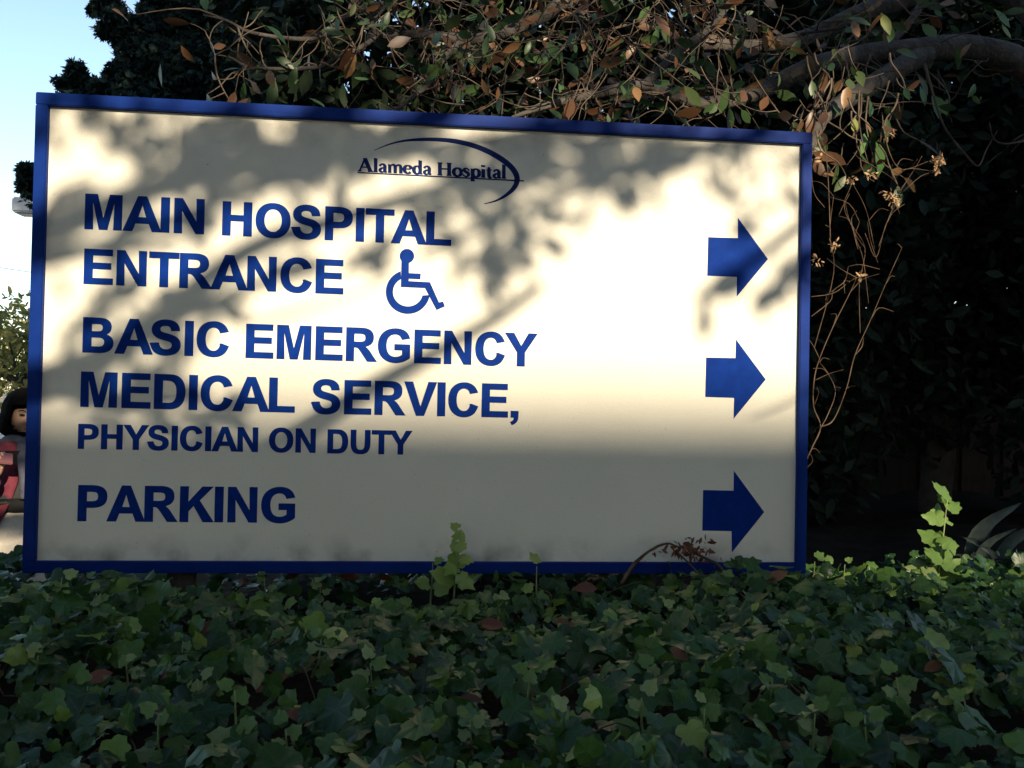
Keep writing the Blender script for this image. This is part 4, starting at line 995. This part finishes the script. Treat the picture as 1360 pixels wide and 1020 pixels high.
for s_ in (-1, 1):
    yw = s_ * .845
    wv = [(-.95, .97), (-.48, 1.32), (.05, 1.33), (.05, .97)], [(.12, .97), (.12, 1.33), (.68, 1.34), (1.2, .99)]
    for q in wv:
        V = [(x, s_ * (.855 * (1 - .28 * max(0, z - .9)) + d_), z) for d_ in (.006, -.02) for x, z in q]
        link('window', pydata('window', V, [(0, 1, 2, 3), (7, 6, 5, 4), (0, 4, 5, 1), (1, 5, 6, 2), (2, 6, 7, 3), (3, 7, 4, 0)]), M['glass'], car)
    for x in (-1.32, 1.34):
        wh = tube('wheel', [(x, yw - s_ * .2, .33), (x, yw - s_ * .1, .33), (x, yw + s_ * .02, .33)], [.31, .33, .31], M['tyre'], car, 24, 2)
        tube('rim', [(x, yw - s_ * .05, .33), (x, yw + s_ * .0, .33), (x, yw + s_ * .035, .33)], [.2, .21, .17], M['rim'], wh, 20, 2)
    link('headlight', box_mesh('headlight', -2.16, -2.02, s_ * .66 - .14, s_ * .66 + .14, .66, .78, .03), M['lens_white'], car)
    link('tail_light', box_mesh('tail_light', 2.02, 2.165, s_ * .68 - .12, s_ * .68 + .12, .7, .85, .03), M['lens_red'], car)

# ------------------------------------------------------------------ person with a phone beyond the sign's left edge
M['skin'] = mat('skin', (.42, .25, .17), .55, (.46, .28, .19), 12); M['hair'] = mat('black_hair', (.003, .003, .003), .8, (.006, .005, .005), 30, .3, 120, spec=.03, stretch=(6, 6, 1))
M['coat'] = mat('maroon_coat', (.085, .008, .02), .9, (.14, .018, .032), 30, .3, 200); M['scarf'] = mat('grey_scarf', (.04, .042, .065), .9, (.07, .072, .1), 25, .3, 150)
M['trouser'] = mat('cream_trousers', (.62, .56, .47), .85, (.70, .64, .55), 12, .3, 40); M['black'] = mat('black_cloth', (.012, .012, .014), .8); M['phonec'] = mat('pink_phone_case', (.16, .06, .065), .4)
M['lip'] = mat('lips', (.3, .09, .08), .5); M['eye'] = mat('eye', (.02, .015, .012), .2); M['shoe'] = mat('shoe', (.03, .025, .022), .5)
pb = at(30, 560, 1.75)
per = empty('person', (pb.x, pb.y, 0), R(36)); tag(per, 'person in maroon coat and cream trousers holding a phone beside the sign', 'person')

def skin_mesh(name, verts, edges, radii, root, lev=2):
    me = bpy.data.meshes.new(name); me.from_pydata(verts, edges, []); o = bpy.data.objects.new(name, me); COL.objects.link(o)
    md = o.modifiers.new('s', 'SKIN'); md.use_smooth_shade = True
    for i, sv in enumerate(me.skin_vertices[0].data):
        r = radii[i]; sv.radius = r if isinstance(r, tuple) else (r, r); sv.use_root = (i == root)
    sb_ = o.modifiers.new('d', 'SUBSURF'); sb_.levels = lev; sb_.render_levels = lev
    dg = bpy.context.evaluated_depsgraph_get(); out = bpy.data.meshes.new_from_object(o.evaluated_get(dg))
    bpy.data.objects.remove(o); smooth(out); out.name = name; return out

# faces -Y; height 1.60; forearms raised, right hand (viewer's left) holds the phone
VV = [(0, 0, .86), (0, .01, 1.0), (0, .015, 1.16), (0, .01, 1.28), (0, 0, 1.36), (0, -.012, 1.41), (0, -.03, 1.47), (0, -.03, 1.535)]
EE = [(i, i + 1) for i in range(7)]; RR = [(.125, .10), (.11, .085), (.12, .09), (.115, .075), (.05, .05), (.048, .05), (.072, .088), (.06, .075)]
def chain(pts, rr, frm):
    global VV, EE, RR
    for p, r in zip(pts, rr): VV.append(p); RR.append(r); EE.append((frm, len(VV) - 1)); frm = len(VV) - 1
    return frm
HAND = {}
for s_, wr, fa in ((-1, (-.175, -.215, 1.21), (-.205, -.13, 1.10)), (1, (.10, -.26, 1.10), (.15, -.16, 1.09))):
    e_ = chain([(s_ * .155, .01, 1.295), (s_ * .205, .0, 1.17), (s_ * .215, -.03, 1.03), fa, wr], [.048, .042, .036, .032, .024], 3)
    dr = Vector(wr) - Vector(fa); dr.normalize()
    pal = Vector(wr) + dr * .05
    pm = chain([tuple(pal)], [(.03, .017)], e_); HAND[s_] = (pal, dr)
    side = dr.cross(Vector((0, -.4, 1))).normalized(); nrm_ = side.cross(dr).normalized()
    for j, (off, ln) in enumerate([(-.026, .058), (-.009, .066), (.009, .062), (.026, .05)]):
        b_ = pal + dr * .035 + side * off
        chain([tuple(b_), tuple(b_ + dr * ln * .5 + nrm_ * .008), tuple(b_ + dr * ln * .75 + nrm_ * .03)], [.0095, .0085, .007], pm)
    b_ = pal - side * .03 * (-s_) - dr * .01
    chain([tuple(b_), tuple(b_ - side * .018 * (-s_) + dr * .025 + nrm_ * .02), tuple(b_ - side * .012 * (-s_) + dr * .045 + nrm_ * .035)], [.011, .010, .008], pm)
for s_ in (-1, 1):
    chain([(s_ * .085, 0, .80), (s_ * .095, -.01, .46), (s_ * .095, .015, .24), (s_ * .095, .02, .075), (s_ * .1, -.06, .045), (s_ * .105, -.14, .035)], [(.085, .09), .058, .052, .036, (.036, .036), (.034, .024)], 0)
link('body', skin_mesh('body', VV, EE, RR, 0), M['skin'], per)
# trousers
VV, EE, RR = [(0, 0, 1.12), (0, 0, .88)], [(0, 1)], [(.142, .13), (.145, .125)]
for s_ in (-1, 1): chain([(s_ * .085, 0, .76), (s_ * .098, -.01, .46), (s_ * .098, .015, .24), (s_ * .098, .02, .10)], [(.095, .105), .085, .08, .08], 1)
link('trousers', skin_mesh('trousers', VV, EE, RR, 1), M['trouser'], per)
for s_ in (-1, 1):
    VV, EE, RR = [(s_ * .097, .05, .05)], [], [(.045, .045)]
    chain([(s_ * .1, -.05, .045), (s_ * .106, -.16, .035)], [(.045, .042), (.04, .028)], 0)
    link('shoe', skin_mesh('shoe', VV, EE, RR, 0), M['shoe'], per)
# coat: an open-fronted loft from shoulder to thigh, and sleeves
V, Fc = [], []; rows = [(1.385, .085, .078, 20), (1.345, .145, .095, 14), (1.29, .185, .116, 11), (1.18, .185, .14, 11), (1.06, .178, .145, 28), (.9, .20, .16, 50), (.74, .225, .18, 58), (.60, .24, .195, 62)]
na = 30
for z, rx_, ry_, gap in rows:
    for i in range(na + 1):
        a_ = R(-90 + gap) + (2 * math.pi - 2 * R(gap)) * i / na
        fold = 1 + (.05 * math.sin(i * 1.9 + z * 3) if z < 1.0 else .012 * math.sin(i * 2.3))
        V.append((rx_ * fold * math.cos(a_), ry_ * fold * math.sin(a_) + .005, z))
for j in range(len(rows) - 1):
    for i in range(na): Fc.append((j * (na + 1) + i, j * (na + 1) + i + 1, (j + 1) * (na + 1) + i + 1, (j + 1) * (na + 1) + i))
me = pydata('coat', V, Fc, True); co = link('coat', me, M['coat'], per)
so_ = co.modifiers.new('t', 'SOLIDIFY'); so_.thickness = .014; so_.offset = 1
sd_ = co.modifiers.new('s', 'SUBSURF'); sd_.levels = 1; sd_.render_levels = 1
for s_, wr, fa in ((-1, (-.182, -.19, 1.18), (-.21, -.12, 1.085)), (1, (.118, -.225, 1.095), (.165, -.15, 1.075))):
    sl_ = tube('sleeve', [(s_ * .12, .01, 1.315), (s_ * .175, .01, 1.27), (s_ * .215, .0, 1.16), (s_ * .225, -.03, 1.03), fa, wr], [.055, .068, .060, .058, .05, .044], M['coat'], co, 14, 4, .03)
    dr = HAND[s_][1]
    tube('cuff', [tuple(Vector(wr) - dr * .05), wr, tuple(Vector(wr) + dr * .03)], [.047, .047, .04], M['scarf'], sl_, 14, 2)
# pullover under the coat, scarf
VV, EE, RR = [(0, -.005, 1.0), (0, -.005, 1.1), (0, 0, 1.2), (0, 0, 1.3), (0, .0, 1.355)], [(0, 1), (1, 2), (2, 3), (3, 4)], [(.145, .135), (.145, .13), (.14, .115), (.125, .085), (.062, .062)]
link('pullover', skin_mesh('pullover', VV, EE, RR, 2), M['black'], per)
sc_o = tube('scarf', [(.08 * math.cos(t), .075 * math.sin(t) - .005, 1.365 + .018 * math.sin(2 * t)) for t in np.linspace(0, 2 * math.pi, 13)], [.020] * 13, M['scarf'], per, 12, 3, .06)
tube('scarf_end', [(-.02, -.075, 1.36), (-.028, -.125, 1.26), (-.02, -.14, 1.18), (-.02, -.15, 1.10)], [.024, .022, .020, .022], M['scarf'], sc_o, 10, 4, .06)
tube('scarf_end', [(.05, -.08, 1.36), (.06, -.12, 1.28), (.065, -.135, 1.2)], [.022, .02, .018], M['scarf'], sc_o, 10, 4, .06)
# head details: hair bob, nose, eyes, brows, mouth
bm = bmesh.new(); bmesh.ops.create_uvsphere(bm, u_segments=28, v_segments=18, radius=1)
for v in list(bm.verts):
    x, y, z = v.co
    hz = 1.505 + z * .118 if z > 0 else 1.505 + z * .125
    wd = .090 + (.012 if z < 0 else 0); wd *= 1 + .03 * math.sin(math.atan2(y, x) * 9)
    v.co = Vector((x * wd if z > -.9 else x * wd, -.012 + y * (.112 if y > 0 else .102), hz))
    if z < -.2: f_ = math.hypot(x, y); v.co.x = x / max(f_, .01) * wd * min(1, f_ * 1.2 + .1); 
dead = [f for f in bm.faces if (lambda c: c.y < -.075 and c.z < 1.545 and abs(c.x) < .072)(f.calc_center_median()) or f.calc_center_median().z < 1.40]
bmesh.ops.delete(bm, geom=dead, context='FACES')
me = bpy.data.meshes.new('hair'); bm.to_mesh(me); bm.free(); smooth(me); hr = link('hair', me, M['hair'], per)
so_ = hr.modifiers.new('t', 'SOLIDIFY'); so_.thickness = .012; so_.offset = 0
tube('nose', [(0, -.112, 1.50), (0, -.125, 1.478), (0, -.128, 1.462), (0, -.11, 1.455)], [.007, .010, .013, .008], M['skin'], per, 8, 3)
tube('mouth', [(-.02, -.108, 1.432), (0, -.116, 1.430), (.02, -.108, 1.432)], [.003, .006, .003], M['lip'], per, 8, 3)
for s_ in (-1, 1):
    bm = bmesh.new(); bmesh.ops.create_uvsphere(bm, u_segments=12, v_segments=8, radius=.010); me = bpy.data.meshes.new('eye'); bm.to_mesh(me); bm.free(); smooth(me)
    o = link('eye', me, M['eye'], per); o.location = (s_ * .03, -.103, 1.497); o.scale = (1.3, .7, .55)
    tube('eyebrow', [(s_ * .015, -.112, 1.514), (s_ * .03, -.113, 1.519), (s_ * .046, -.104, 1.515)], [.002, .0035, .002], M['hair'], per, 6, 3)
    tube('ear', [(s_ * .074, -.02, 1.515), (s_ * .083, -.01, 1.50), (s_ * .08, -.015, 1.475), (s_ * .072, -.025, 1.465)], [.006, .010, .009, .005], M['skin'], per, 8, 3)
# phone held in the right hand
bpy.context.view_layer.update()
pal, dr = HAND[-1]
ph = link('phone', box_mesh('phone', -.05, .05, -.005, .005, -.03, .03, .004), M['phonec'])
ph.matrix_world = per.matrix_world @ Matrix.Translation(pal + dr * .045 + Vector((-.005, -.012, .022))) @ Matrix.Rotation(R(-35), 4, 'X') @ Matrix.Rotation(R(8), 4, 'Y')
tag(ph, 'pink cased phone held up in the hand of the person', 'phone')
